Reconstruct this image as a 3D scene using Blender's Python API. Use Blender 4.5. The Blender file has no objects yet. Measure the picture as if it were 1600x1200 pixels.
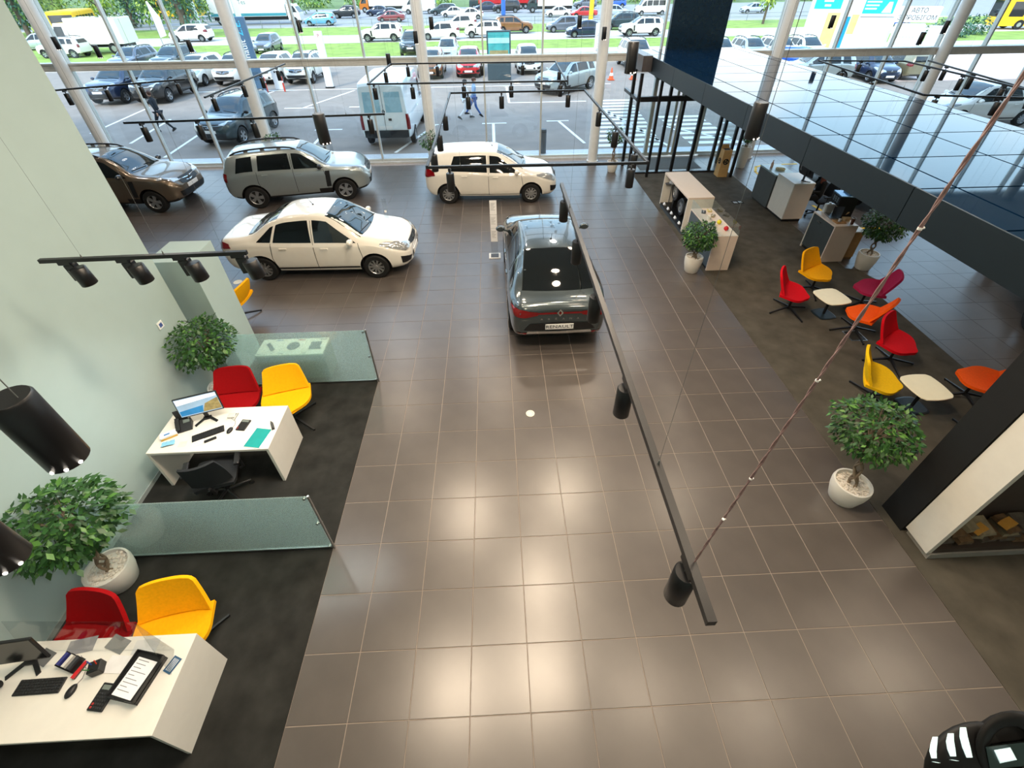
import bpy, bmesh, math, random
import numpy as np
from mathutils import Vector, Matrix, Euler, noise
from mathutils.bvhtree import BVHTree

SC = bpy.context.scene
COL = SC.collection
RND = random.Random(7)
R = math.radians

# ------------------------------------------------------------------ camera
def camera():
    yaw, pitch, roll = 0.0329, 0.6777, -0.0143
    cy, sy = math.cos(yaw), math.sin(yaw)
    f = Vector((sy * math.cos(pitch), cy * math.cos(pitch), -math.sin(pitch)))
    r = Vector((cy, -sy, 0)); u = r.cross(f)
    r2 = r * math.cos(roll) + u * math.sin(roll)
    u2 = u * math.cos(roll) - r * math.sin(roll)
    cd = bpy.data.cameras.new('camera'); co = bpy.data.objects.new('camera', cd); COL.objects.link(co)
    m = Matrix((r2, u2, -f)).transposed().to_4x4()
    m.translation = Vector((1.6271, -2.36, 5.6797))
    co.matrix_world = m
    cd.sensor_fit = 'HORIZONTAL'; cd.sensor_width = 36; cd.lens = 36 * 707.665 / 1600
    cd.shift_y = -70.16 / 1600
    cd.clip_start = 0.05; cd.clip_end = 800
    SC.camera = co
camera()

# ------------------------------------------------------------------ world, sun, exposure
SC.view_settings.view_transform = 'Standard'
SC.view_settings.look = 'None'
SC.view_settings.exposure = 0.1
SC.view_settings.gamma = 1
SC.view_settings.use_curve_mapping = False
W = bpy.data.worlds.new('sky'); SC.world = W; W.use_nodes = True
nt = W.node_tree; bg = nt.nodes['Background']
tc = nt.nodes.new('ShaderNodeTexCoord'); sp = nt.nodes.new('ShaderNodeSeparateXYZ')
rp = nt.nodes.new('ShaderNodeValToRGB'); nz = nt.nodes.new('ShaderNodeTexNoise'); mx = nt.nodes.new('ShaderNodeMixRGB')
nt.links.new(tc.outputs['Generated'], sp.inputs[0]); nt.links.new(sp.outputs['Z'], rp.inputs[0])
rp.color_ramp.elements[0].position = 0.0; rp.color_ramp.elements[0].color = (0.92, 0.96, 1.0, 1)
rp.color_ramp.elements[1].position = 0.75; rp.color_ramp.elements[1].color = (0.30, 0.52, 0.86, 1)
e_ = rp.color_ramp.elements.new(0.20); e_.color = (0.52, 0.76, 0.98, 1)
nt.links.new(tc.outputs['Generated'], nz.inputs['Vector']); nz.inputs['Scale'].default_value = 2.6; nz.inputs['Detail'].default_value = 5
cr_ = nt.nodes.new('ShaderNodeValToRGB'); cr_.color_ramp.elements[0].position = .46; cr_.color_ramp.elements[1].position = .72; nt.links.new(nz.outputs['Fac'], cr_.inputs[0]); nt.links.new(cr_.outputs[0], mx.inputs[0]); nt.links.new(rp.outputs[0], mx.inputs[1]); mx.inputs[2].default_value = (0.95, 0.97, 1.0, 1)
nt.links.new(mx.outputs[0], bg.inputs['Color']); bg.inputs['Strength'].default_value = 3.0

sd = bpy.data.lights.new('sun', 'SUN'); so = bpy.data.objects.new('sun', sd); COL.objects.link(so)
sd.energy = 3.4; sd.angle = R(12); sd.color = (1.0, 0.95, 0.86); so.rotation_euler = (R(38), R(-28), 0)

def lamp(x, y, z, w, size=0.7, col=(1.0, 0.81, 0.60)):
    d = bpy.data.lights.new('ceiling_lamp_and_fill_light', 'AREA'); d.shape = 'DISK'; d.size = size; d.energy = w; d.color = col
    o = bpy.data.objects.new('ceiling_lamp_and_fill_light', d); COL.objects.link(o); o.location = (x, y, z)
CEIL = 9.2; LAMPZ = 7.5
LAMPS = [(2.6, 3.1), (0.3, 0.8), (2.35, 1.0), (4.6, 0.5), (7.1, 0.2), (10.4, 0.6), (0.5, 5.3), (3.5, 5.8), (6.9, 5.4), (10.6, 5.2), (14.5, 4.5),
         (-6.5, 8.0), (-2.2, 10.0), (1.5, 10.4), (5.0, 10.2), (9.0, 10.0), (13.5, 9.5), (-10.5, 10.5), (1.6, -3.4), (5.2, -3.0)]
for (x, y) in LAMPS:
    lamp(x, y, LAMPZ, 175 if -.5 < x < 4 and 0 < y < 6 else 60, .65)
for k in range(8):  # added unseen row of fill lights, brightens columns and floor near the glass
    lamp(-13 + 3.4*k, 13.4, LAMPZ, 60, .55, (1.0, .95, .90))
for (x, y) in ((20, 2), (28, 1)):
    lamp(x, y, LAMPZ, 70, .6, (1.0, .93, .86))

# ------------------------------------------------------------------ helpers
def lin(c):
    return tuple(((v / 255) / 12.92 if v / 255 <= 0.04045 else ((v / 255 + 0.055) / 1.055) ** 2.4) for v in c)

MATS = {}
def M(name, rgb, rough=0.5, metal=0.0, var=0.06, scale=9.0, coat=0.0, spec=0.5, bump=0.0, emit=0.0, detail=4, ecol=None):
    if name in MATS: return MATS[name]
    m = bpy.data.materials.new(name); m.use_nodes = True
    nt = m.node_tree; b = nt.nodes['Principled BSDF']
    c = lin(rgb)
    t = nt.nodes.new('ShaderNodeTexCoord'); n = nt.nodes.new('ShaderNodeTexNoise'); r = nt.nodes.new('ShaderNodeValToRGB')
    n.inputs['Scale'].default_value = scale; n.inputs['Detail'].default_value = detail
    nt.links.new(t.outputs['Object'], n.inputs['Vector']); nt.links.new(n.outputs['Fac'], r.inputs[0])
    r.color_ramp.elements[0].position = 0.3; r.color_ramp.elements[1].position = 0.7
    r.color_ramp.elements[0].color = (*[max(0, v * (1 - var)) for v in c], 1)
    r.color_ramp.elements[1].color = (*[min(1, v * (1 + var)) for v in c], 1)
    nt.links.new(r.outputs[0], b.inputs['Base Color'])
    b.inputs['Roughness'].default_value = rough; b.inputs['Metallic'].default_value = metal
    b.inputs['Coat Weight'].default_value = coat; b.inputs['Coat Roughness'].default_value = 0.04
    b.inputs['Specular IOR Level'].default_value = spec
    if bump:
        bn = nt.nodes.new('ShaderNodeBump'); bn.inputs['Strength'].default_value = bump; bn.inputs['Distance'].default_value = 0.01
        nt.links.new(n.outputs['Fac'], bn.inputs['Height']); nt.links.new(bn.outputs[0], b.inputs['Normal'])
    if emit:
        b.inputs['Emission Color'].default_value = (*lin(ecol or rgb), 1); b.inputs['Emission Strength'].default_value = emit
    MATS[name] = m
    return m

def glass_mat(name, tint, refl=1.0, rough=0.0, frost=0.0, fcol=(0.8, 0.9, 0.9)):
    if name in MATS: return MATS[name]
    m = bpy.data.materials.new(name); m.use_nodes = True
    nt = m.node_tree; nt.nodes.remove(nt.nodes['Principled BSDF']); out = nt.nodes['Material Output']
    tr = nt.nodes.new('ShaderNodeBsdfTransparent'); tr.inputs[0].default_value = (*tint, 1)
    gl = nt.nodes.new('ShaderNodeBsdfGlossy'); gl.inputs['Roughness'].default_value = rough
    lw = nt.nodes.new('ShaderNodeLayerWeight'); lw.inputs[0].default_value = 0.5
    pw = nt.nodes.new('ShaderNodeMath'); pw.operation = 'POWER'; pw.inputs[1].default_value = 5.0
    fr = nt.nodes.new('ShaderNodeMath'); fr.operation = 'MULTIPLY_ADD'; fr.inputs[1].default_value = 0.96; fr.inputs[2].default_value = 0.04
    nt.links.new(lw.outputs['Facing'], pw.inputs[0]); nt.links.new(pw.outputs[0], fr.inputs[0])
    mu = nt.nodes.new('ShaderNodeMath'); mu.operation = 'MULTIPLY'; mu.inputs[1].default_value = refl; mu.use_clamp = True
    mi = nt.nodes.new('ShaderNodeMixShader')
    nt.links.new(fr.outputs[0], mu.inputs[0]); nt.links.new(mu.outputs[0], mi.inputs[0])
    src = tr
    if frost:
        df = nt.nodes.new('ShaderNodeBsdfTranslucent'); df.inputs[0].default_value = (*fcol, 1)
        d2 = nt.nodes.new('ShaderNodeBsdfDiffuse'); d2.inputs[0].default_value = (*fcol, 1)
        ad = nt.nodes.new('ShaderNodeMixShader'); ad.inputs[0].default_value = 0.5
        nt.links.new(df.outputs[0], ad.inputs[1]); nt.links.new(d2.outputs[0], ad.inputs[2])
        m2 = nt.nodes.new('ShaderNodeMixShader')
        # dotted frosting that thickens with its own noise, as printed film on the pane
        t = nt.nodes.new('ShaderNodeTexCoord'); n = nt.nodes.new('ShaderNodeTexNoise'); n.inputs['Scale'].default_value = 220; n.inputs['Detail'].default_value = 0
        nt.links.new(t.outputs['Object'], n.inputs['Vector'])
        q = nt.nodes.new('ShaderNodeMath'); q.operation = 'MULTIPLY'; q.inputs[1].default_value = frost * 2
        nt.links.new(n.outputs['Fac'], q.inputs[0]); nt.links.new(q.outputs[0], m2.inputs[0])
        nt.links.new(tr.outputs[0], m2.inputs[1]); nt.links.new(ad.outputs[0], m2.inputs[2]); src = m2
    nt.links.new(src.outputs[0], mi.inputs[1]); nt.links.new(gl.outputs[0], mi.inputs[2])
    nt.links.new(mi.outputs[0], out.inputs[0])
    MATS[name] = m
    return m

class MB:
    """collects shapes and links them as one mesh object"""
    def __init__(s): s.v = []; s.f = []; s.mi = []; s.cur = 0
    def add(s, vs, fs, mi=None):
        o = len(s.v); s.v += [tuple(v) for v in vs]
        s.f += [tuple(i + o for i in f) for f in fs]; s.mi += [s.cur if mi is None else mi] * len(fs)
    def box(s, c, d, rz=0.0, rot=None, taper=1.0, mi=None):
        hx, hy, hz = d[0] / 2, d[1] / 2, d[2] / 2
        m = rot if rot is not None else Matrix.Rotation(rz, 3, 'Z')
        vs = []
        for (x, y, z) in ((-1,-1,-1),(1,-1,-1),(1,1,-1),(-1,1,-1),(-1,-1,1),(1,-1,1),(1,1,1),(-1,1,1)):
            k = taper if z > 0 else 1
            vs.append(Vector(c) + m @ Vector((x * hx * k, y * hy * k, z * hz)))
        s.add(vs, [(3,2,1,0),(4,5,6,7),(0,1,5,4),(1,2,6,5),(2,3,7,6),(3,0,4,7)], mi)
    def bx(s, x0, x1, y0, y1, z0, z1, mi=None):
        s.box(((x0+x1)/2, (y0+y1)/2, (z0+z1)/2), (x1-x0, y1-y0, z1-z0), mi=mi)
    def bbx(s, x0, x1, y0, y1, z0, z1, b=0.01, mi=None):
        """box with chamfered vertical edges and top edge"""
        P = [(x0+b,y0),(x1-b,y0),(x1,y0+b),(x1,y1-b),(x1-b,y1),(x0+b,y1),(x0,y1-b),(x0,y0+b)]
        cx, cy = (x0+x1)/2, (y0+y1)/2
        def ring(k, z):
            return [(cx + (px-cx) * (1 - k / max(1e-6, (x1-x0)/2)), cy + (py-cy) * (1 - k / max(1e-6, (y1-y0)/2)), z) for px, py in P]
        s.loft([ring(0, z0), ring(0, z1-b), ring(b, z1)], mi=mi)
    def loft(s, rings, caps=True, closed=True, mi=None):
        n = len(rings[0]); vs = [p for r in rings for p in r]; fs = []
        for i in range(len(rings)-1):
            for j in range(n if closed else n-1):
                a = i*n+j; b = i*n+(j+1) % n
                fs.append((a, b, b+n, a+n))
        if caps:
            fs.append(tuple(range(n))[::-1]); k = (len(rings)-1)*n; fs.append(tuple(range(k, k+n)))
        s.add(vs, fs, mi)
    def cyl(s, p0, p1, r0, r1=None, n=12, caps=True, mi=None):
        r1 = r0 if r1 is None else r1
        p0, p1 = Vector(p0), Vector(p1); d = (p1-p0).normalized()
        a = d.orthogonal().normalized(); b = d.cross(a)
        ring = lambda p, r: [p + (a*math.cos(2*math.pi*k/n) + b*math.sin(2*math.pi*k/n))*r for k in range(n)]
        s.loft([ring(p0, r0), ring(p1, r1)], caps, mi=mi)
    def tube(s, pts, r, n=6, mi=None):
        pts = [Vector(p) for p in pts]; rings = []
        a = None
        for i, p in enumerate(pts):
            d = (pts[min(i+1, len(pts)-1)] - pts[max(i-1, 0)]).normalized()
            if a is None: a = d.orthogonal().normalized()
            a = (a - d*a.dot(d)).normalized(); b = d.cross(a)
            rr = r[i] if isinstance(r, (list, tuple)) else r
            rings.append([p + (a*math.cos(2*math.pi*k/n)+b*math.sin(2*math.pi*k/n))*rr for k in range(n)])
        s.loft(rings, mi=mi)
    def lathe(s, prof, c=(0,0,0), n=24, axis='Z', caps=False, mi=None):
        rings = []
        for (r, z) in prof:
            ring = []
            for k in range(n):
                t = 2*math.pi*k/n; p = (r*math.cos(t), r*math.sin(t), z)
                if axis == 'Y': p = (p[0], p[2], p[1])
                if axis == 'X': p = (p[2], p[0], p[1])
                ring.append((p[0]+c[0], p[1]+c[1], p[2]+c[2]))
            rings.append(ring)
        s.loft(rings, caps, mi=mi)
    def prism(s, poly, z0, z1, mi=None):
        s.loft([[(x, y, z0) for x, y in poly], [(x, y, z1) for x, y in poly]], mi=mi)
    def ball(s, c, r, n=12, sz=1.0, mi=None):
        m = n//2
        s.lathe([(max(1e-4, r*math.sin(math.pi*k/m)), -r*sz*math.cos(math.pi*k/m)) for k in range(m+1)], c, n, mi=mi)
    def mesh(s, name, mats, smooth=False):
        me = bpy.data.meshes.new(name); me.from_pydata(s.v, [], s.f)
        for m in (mats if isinstance(mats, (list, tuple)) else [mats]): me.materials.append(m)
        if any(s.mi): me.polygons.foreach_set('material_index', s.mi)
        bm = bmesh.new(); bm.from_mesh(me); bmesh.ops.recalc_face_normals(bm, faces=bm.faces)
        bm.to_mesh(me); bm.free()
        if smooth:
            me.polygons.foreach_set('use_smooth', [True]*len(me.polygons))
            me.set_sharp_from_angle(angle=R(smooth if smooth is not True else 40))
        me.update()
        return me
    def build(s, name, mats, parent=None, smooth=False, loc=None, rot=None):
        o = bpy.data.objects.new(name, s.mesh(name, mats, smooth)); COL.objects.link(o)
        if parent is not None: o.parent = parent
        if loc is not None: o.location = loc
        if rot is not None: o.rotation_euler = rot
        return o

def tag(o, label=None, cat=None, group=None, kind=None):
    if label: o['label'] = label
    if cat: o['category'] = cat
    if group: o['group'] = group
    if kind: o['kind'] = kind
    return o
def empty(name, loc=(0,0,0), rz=0.0, label=None, cat=None, group=None, kind=None, parent=None):
    o = bpy.data.objects.new(name, None); COL.objects.link(o); o.location = loc; o.rotation_euler = (0, 0, rz)
    o.empty_display_size = 0.1
    if parent is not None: o.parent = parent
    return tag(o, label, cat, group, kind)
def copy_tree(o, parent=None):
    c = o.copy(); COL.objects.link(c)
    if parent is not None: c.parent = parent
    for ch in list(o.children): copy_tree(ch, c)
    return c
def box_obj(name, x0, x1, y0, y1, z0, z1, mat, parent=None):
    m = MB(); m.bx(x0, x1, y0, y1, z0, z1); return m.build(name, mat, parent)
def text(name, body, size, mat, parent=None, m=None, extrude=0.002, align='CENTER', squeeze=1.0):
    cu = bpy.data.curves.new(name, 'FONT'); cu.body = body; cu.size = size; cu.extrude = extrude
    cu.align_x = align; cu.align_y = 'CENTER'; cu.materials.append(mat); cu.resolution_u = 3
    tmp = bpy.data.objects.new(name, cu); COL.objects.link(tmp)
    me = bpy.data.meshes.new_from_object(tmp); bpy.data.objects.remove(tmp); bpy.data.curves.remove(cu)
    if not me.materials: me.materials.append(mat)
    o = bpy.data.objects.new(name, me); COL.objects.link(o)
    if parent is not None: o.parent = parent
    if m is not None: o.matrix_local = m
    if squeeze != 1.0: o.scale = (squeeze, 1, 1)
    return o
def frame_matrix(origin, xdir, ydir):
    x = Vector(xdir).normalized(); y = Vector(ydir).normalized(); z = x.cross(y)
    m = Matrix((x, y, z)).transposed().to_4x4(); m.translation = Vector(origin); return m

# ------------------------------------------------------------------ common materials
white = M('white_laminate', (226, 222, 212), 0.35, var=0.02)
wallm = M('wall_paint', (166, 186, 184), 0.85, var=0.02, scale=3)
black = M('black_metal', (18, 19, 22), 0.38, var=0.1)
blackm = M('black_matte', (14, 15, 17), 0.7, var=0.1)
blackp = M('black_plastic', (22, 22, 24), 0.45, var=0.08)
steel = M('brushed_steel', (170, 172, 172), 0.3, 1.0, var=0.05)
chrome = M('chrome', (225, 228, 230), 0.08, 1.0, var=0.02)
aluf = M('facade_aluminium', (200, 204, 200), 0.4, 0.25, var=0.03)
colm = M('column_paint', (232, 233, 230), 0.45, var=0.03)
greym = M('grey_laminate', (78, 84, 84), 0.5, var=0.05)
rubber = M('rubber', (16, 16, 17), 0.75, var=0.1)
whitepl = M('white_plastic', (238, 238, 236), 0.35, var=0.02)
paper = M('paper', (236, 236, 238), 0.8, var=0.02)
pane_m = glass_mat('facade_glass', (0.965, 0.995, 0.99), 1.1)
clear_m = glass_mat('clear_glass', (0.96, 0.99, 0.985), 1.0)
frost_m = glass_mat('frosted_glass', (0.80, 0.92, 0.90), 1.0, 0.08, 0.24, (0.80, 0.97, 0.93))
acryl = glass_mat('clear_acrylic', (0.90, 0.91, 0.91), 0.5, 0.05)
# ================================================================== SETTING
tile_m = M('floor_tile', (86, 80, 76), 0.29, var=0.10, scale=2.5, spec=0.85, bump=0.012)
grout_m = M('grout', (158, 146, 136), 0.9)
carpet_m = M('carpet_charcoal', (45, 45, 43), 0.95, var=0.35, scale=3.0, spec=0.1, bump=0.25, detail=10)
floor = tag(box_obj('floor', -26, 46, -8, 15.9, -0.25, -0.005, grout_m), kind='structure')
G_ = 0.006
def tile_mesh():
    m = MB(); h = 0.3 - G_ / 2 - 0.001; b = 0.002
    ring = lambda k, z: [(-h+k, -h+k, z), (h-k, -h+k, z), (h-k, h-k, z), (-h+k, h-k, z)]
    m.loft([ring(0, -0.005), ring(0, -b), ring(b, 0)]); return m.mesh('tile', tile_m)
tme = tile_mesh()
single = set()
for j in range(-4, 20):
    for i in range(-1, 11):
        if len(single) >= 288: break
        t = bpy.data.objects.new('tile', tme); COL.objects.link(t); t.parent = floor
        t.location = (0.6*i + 0.3, 0.6*j + 0.3, 0); single.add((i, j))
m = MB(); h = 0.3 - G_ / 2
def onCarpet(x, y):
    return (-3.5 < x < -0.62 and y < 3.6) or (6.6 < x < 9.8 and y < 13.5)
for j in range(-13, 27):
    for i in range(-43, 76):
        x, y = 0.6*i+0.3, 0.6*j+0.3
        if (i, j) in single or y > 15.6: continue
        if x < -3.5 and y < 3.0: continue
        if onCarpet(x, y): continue
        m.bx(x-h, x+h, y-h, y+h, -0.005, 0)
tag(m.build('tile_field', tile_m, floor), kind='stuff')
# carpets lie on the tiles' level
cl = MB(); cl.bx(-3.45, -0.6, -8, 3.6, -0.004, 0.006)
tag(cl.build('carpet', carpet_m, None), 'dark charcoal carpet under the two white desks by the pale wall', 'carpet')
carpet2_m = M('carpet_grey', (84, 80, 72), 0.95, var=0.22, scale=3.0, spec=0.1, bump=0.25, detail=10)
cr = MB(); cr.prism([(6.6, -8), (10.05, -8), (10.05, 3.4), (10.12, 6.2), (10.5, 6.45), (10.35, 6.9), (10.1, 7.0), (10.1, 13.9), (6.6, 13.9)], -0.004, 0.006)
tag(cr.build('carpet', carpet2_m, None), 'dark grey carpet under the coloured lounge chairs and counters', 'carpet')

# walls, ceiling
TZ0_ = 3.31
m = MB(); m.bx(-3.85, -3.45, -8, 3.78, 0, CEIL)
wl = tag(m.build('wall_left', wallm), kind='structure')
tag(box_obj('wall_back', -26, 46, -8.3, -8, 0, CEIL, wallm), kind='structure')
tag(box_obj('wall_right', 45.9, 46.2, -8, 15.8, 0, CEIL, wallm), kind='structure')
tag(box_obj('wall_far_left', -26.2, -25.9, -8, 15.8, 0, CEIL, wallm), kind='structure')
tag(box_obj('ceiling', -26, 46, -8, 16.4, CEIL, CEIL+0.3, M('ceiling_paint', (196, 198, 196), 0.9)), kind='structure')
m = MB(); m.bx(-3.75, -3.09, 3.97, 4.68, 0, 2.32)
tag(m.build('pillar', wallm), kind='structure')
m = MB(); m.bx(-3.452, -3.437, -8, 3.78, 0.006, 0.07); tag(m.build('baseboard_left', M('skirting_grey', (150, 158, 155), 0.5)), kind='structure')

# facade: columns, mullions, transom, base, panes
YF = 16.0
COLX = [-24.95, -18.88, -12.55, -6.70, -0.67, 5.43, 11.5, 17.4, 23.4, 29.5, 35.5, 41.6]
for x in COLX:
    m = MB(); m.cyl((x, 15.55, 0), (x, 15.55, CEIL), 0.185, n=28)
    m.cyl((x, 15.55, 0), (x, 15.55, 0.04), 0.22, n=28)
    tag(m.build('column', colm, smooth=True), kind='structure')
MX = sorted([-24.9, -22.9, -20.9, -18.9, -16.8, -14.8, -12.6, -10.72, -8.79, -6.7, -4.77, -2.69, -0.65, 1.37, 3.42, 5.45, 7.55, 9.6, 11.52, 13.7, 15.72, 17.4, 19.14, 21.2, 23.3, 25.4, 27.4, 29.4, 31.5, 33.5, 35.5, 37.5, 39.6, 41.6, 43.7, 45.8])
TZ0, TZ1 = 3.31, 3.54
DOOR = (7.55, 9.6)
for k in range(len(MX)-1):
    a, b = MX[k], MX[k+1]
    w = empty('window_%d' % (k+1), (0, 0, 0), kind='structure')
    fr = MB(); fr.bx(a-0.03, a+0.03, YF-0.10, YF+0.06, 0.06, CEIL)
    fr.bx(a, b, YF-0.06, YF+0.06, 0.05, 0.14)
    fr.bx(a, b, YF-0.06, YF+0.06, CEIL-0.1, CEIL)
    fr.build('frame', aluf, w)
    if not (a >= 7.4 and b <= 9.7):
        p = MB(); p.bx(a+0.03, b-0.03, YF-0.012, YF+0.012, 0.14, TZ0); p.build('pane', pane_m, w)
    p = MB(); p.bx(a+0.03, b-0.03, YF-0.012, YF+0.012, TZ1, CEIL-0.1); p.build('pane', pane_m, w)
m = MB(); m.bx(-25, 45.8, YF-0.28, YF+0.02, TZ0, TZ1); m.bx(-25, 45.8, YF-0.30, YF-0.28, TZ0, TZ0+0.05); m.bx(-25, 45.8, YF-0.30, YF-0.28, TZ1-0.05, TZ1)
tag(m.build('trim_1', M('transom_paint', (206, 204, 196), 0.45, 0.2)), kind='structure')
m = MB(); m.bx(-26, 7.5, YF-0.16, YF+0.2, -0.2, 0.06); m.bx(9.7, 46, YF-0.16, YF+0.2, -0.2, 0.06)
tag(m.build('trim_2', M('sill_paint', (196, 200, 200), 0.5)), kind='structure')
m = MB(); m.bx(-26, 46, 16.2, 17.15, -0.25, -0.02)
tag(m.build('kerb_strip', M('granite_strip', (196, 200, 204), 0.7, var=0.08)), kind='structure')

# entrance vestibule: dark posts, beams and glass
V = empty('entrance_vestibule', (6.5, 14.05, 0), label='black framed glass entrance vestibule with automatic doors to the car park', cat='vestibule')
def vb(name, x0, x1, y0, y1, z0, z1, mat=black):
    m = MB(); m.bx(x0-6.5, x1-6.5, y0-14.05, y1-14.05, z0, z1); return m.build(name, mat, V)
for x in (6.42, 7.46, 7.93 + 0.05, 8.62, 9.38, 10.02):
    if x in (7.98,): continue
    vb('post', x, x+0.09, 14.02, 14.12, 0, 3.165)
vb('post', 6.42, 6.52, 14.9, 15.0, 0, 3.165); vb('post', 10.02, 10.11, 14.9, 15.0, 0, 3.165)
vb('post', 9.92, 10.0, 13.38, 13.46, 0, 3.16); vb('post', 6.98, 7.06, 13.60, 13.68, 0, 3.16)
vb('header_beam', 6.42, 10.11, 14.0, 14.14, 2.35, 2.5)
vb('side_beam', 6.42, 6.52, 14.12, 15.9, 2.35, 2.45); vb('side_beam', 10.02, 10.11, 14.12, 15.9, 2.35, 2.45)
vb('fascia_panel', 6.40, 6.70, 13.98, 15.86, 3.22, 3.66, M('dark_fascia', (92, 88, 90), 0.35, 0.3))
vb('floor_rail', 6.42, 10.11, 14.0, 14.1, 0.001, 0.05)
for (a, b) in ((6.52, 7.46), (7.55, 8.62), (8.71, 9.38), (9.47, 10.02)):
    vb('pane', a, b, 14.06, 14.075, 0.05, 2.35, clear_m); 
vb('pane', 6.46, 6.475, 14.12, 14.9, 0.05, 2.35, clear_m); vb('pane', 6.46, 6.475, 15.0, 15.8, 0.05, 2.35, clear_m)
vb('pane', 10.06, 10.075, 14.12, 14.9, 0.05, 2.35, clear_m)
# sliding doors in the facade
for k, (a, b) in enumerate(((7.58, 8.53), (8.62, 9.57))):
    d = empty('door_%d' % (k+1), (a, 15.95, 0), kind='structure')
    m = MB(); m.bx(0, 0.09, 0, 0.05, 0.06, 2.75); m.bx(b-a-0.09, b-a, 0, 0.05, 0.06, 2.75); m.bx(0, b-a, 0, 0.05, 0.02, 0.14); m.bx(0, b-a, 0, 0.05, 2.66, 2.75)
    m.build('frame', M('door_aluminium', (205, 200, 186), 0.4, 0.2), d)
    m = MB(); m.bx(0.09, b-a-0.09, 0.02, 0.032, 0.14, 2.66); m.build('pane', pane_m, d)
    m = MB(); x = b-a-0.045 if k == 0 else 0.045
    m.bx(x-0.012, x+0.012, -0.05, -0.03, 0.9, 1.4); m.bx(x-0.01, x+0.01, -0.03, 0, 0.92, 0.95); m.bx(x-0.01, x+0.01, -0.03, 0, 1.35, 1.38); m.build('handle', steel, d)
m = MB(); m.bx(7.5, 9.65, 15.9, 16.05, 2.75, TZ0); tag(m.build('trim_3', black), kind='structure')
m = MB(); m.bx(7.0, 9.3, 14.4, 15.7, -0.003, 0.008)
tag(m.build('entrance_mat', M('mat_grey', (104, 100, 96), 0.95, var=0.15, scale=40)), 'grey mat on the floor inside the glass entrance vestibule', 'mat')

# dark canopy: soffit panels over reception, folded up the facade and down a leg
CB = M('canopy_fascia', (18, 30, 37), 0.42, 0.2, var=0.05)
CG = M('canopy_gloss', (10, 36, 62), 0.04, 0.0, var=0.05, spec=0.36)
CX0, CX1, CZ = 6.72, 10.32, 3.62
can = empty('canopy', (CX0, 0.45, 0), label='long dark canopy with glossy panelled top over the reception carpet', cat='canopy')
def cb(name, x0, x1, y0, y1, z0, z1, mat):
    m = MB(); m.bx(x0-CX0, x1-CX0, y0-0.45, y1-0.45, z0, z1); return m.build(name, mat, can)
cb('core', CX0+0.02, CX1-0.02, 0.47, 15.85, 3.2, CZ-0.03, blackm)
ys = [0.45, 2.86, 5.1, 7.35, 9.6, 11.9, 13.9, 15.86]
for a, b in zip(ys[:-1], ys[1:]):
    cb('fascia_panel', CX0-0.012, CX0+0.02, a+0.006, b-0.006, 3.17, CZ, CB)
    cb('fascia_panel', CX1-0.02, CX1+0.012, a+0.006, b-0.006, 3.17, CZ, CB)
yy = [0.45, 1.65, 2.80, 3.95, 5.12, 6.25, 7.38, 8.55, 9.70, 10.85, 12.0, 13.2, 14.5, 15.86]
xx = [CX0, 7.19, 8.58, 10.02, CX1]
top_panels = []
for a, b in zip(yy[:-1], yy[1:]):
    for c, d in zip(xx[:-1], xx[1:]):
        g = 0.016
        cb('top_panel', c+g, d-g, a+g, b-g, CZ-0.03, CZ, CG)
cb('upstand_panel', 7.66, 9.56, 15.70, 15.86, CZ, CEIL, M('upstand_gloss', (18, 34, 48), 0.10, spec=0.6))
cb('leg', CX0, CX1, 0.45, 0.80, 0.0065, 3.6, blackm)

# white fire niche next to the dark leg: side panel, plinth, stacked split wood
N = empty('firewood_niche', (6.78, 0.08, 0), label='white framed niche stacked with split wood beside the black portal leg', cat='niche')
def nb(name, x0, x1, y0, y1, z0, z1, mat):
    m = MB(); m.bx(x0-6.78, x1-6.78, y0-0.08, y1-0.08, z0, z1); return m.build(name, mat, N)
nb('side_panel', 6.74, 6.80, 0.10, 0.44, 0.10, 3.2, white)
nb('back_panel', 6.80, 9.6, 0.38, 0.44, 0.1, 3.2, M('niche_brown', (70, 58, 50), 0.8))
nb('top_panel', 6.80, 9.6, 0.10, 0.44, 3.1, 3.2, white)
nb('plinth', 6.78, 9.6, 0.08, 0.42, 0.0, 0.11, M('plinth_grey', (150, 146, 138), 0.7))
nb('base_shelf', 6.80, 9.6, 0.10, 0.38, 0.11, 0.2, M('niche_brown', (70, 58, 50), 0.8))
woods = [M('split_wood_grey', (96, 88, 78), 0.9, var=0.3, scale=14), M('split_wood_brown', (112, 88, 62), 0.9, var=0.3, scale=14), M('split_wood_pale', (150, 138, 112), 0.9, var=0.25, scale=14)]
gold = M('gold_block', (236, 176, 84), 0.35, 0.3)
rr = random.Random(3)
for row in range(4):
    for k in range(11):
        x = 7.0 + 0.23*k + rr.uniform(-.05, .05) + (0.1 if row % 2 else 0); z = 0.245 + row*0.085
        if x > 9.3: continue
        w, h = rr.uniform(.13, .2), rr.uniform(.055, .08)
        mm = MB(); mm.loft([[(-w/2, -0.12, -h/2), (w/2, -0.12, -h/2*rr.uniform(.4, 1)), (w/2*rr.uniform(.5, 1), -0.12, h/2), (-w/2, -0.12, h/2*rr.uniform(.5, 1))],
                            [(-w/2, 0.1, -h/2), (w/2, 0.1, -h/2), (w/2, 0.1, h/2), (-w/2, 0.1, h/2)]])
        o = mm.build('log', rr.choice(woods), N); o.location = (x-6.78, 0.25-0.08 + rr.uniform(-.03, .03), z); o.rotation_euler = (0, rr.uniform(-.25, .25), rr.uniform(-.2, .2))
for x, z in ((7.22, 0.50), (7.5, 0.60)):
    mm = MB(); mm.box((x-6.78, 0.1, z), (.14, .1, .07), 0.3); mm.build('gold_block', gold, N)
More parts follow.
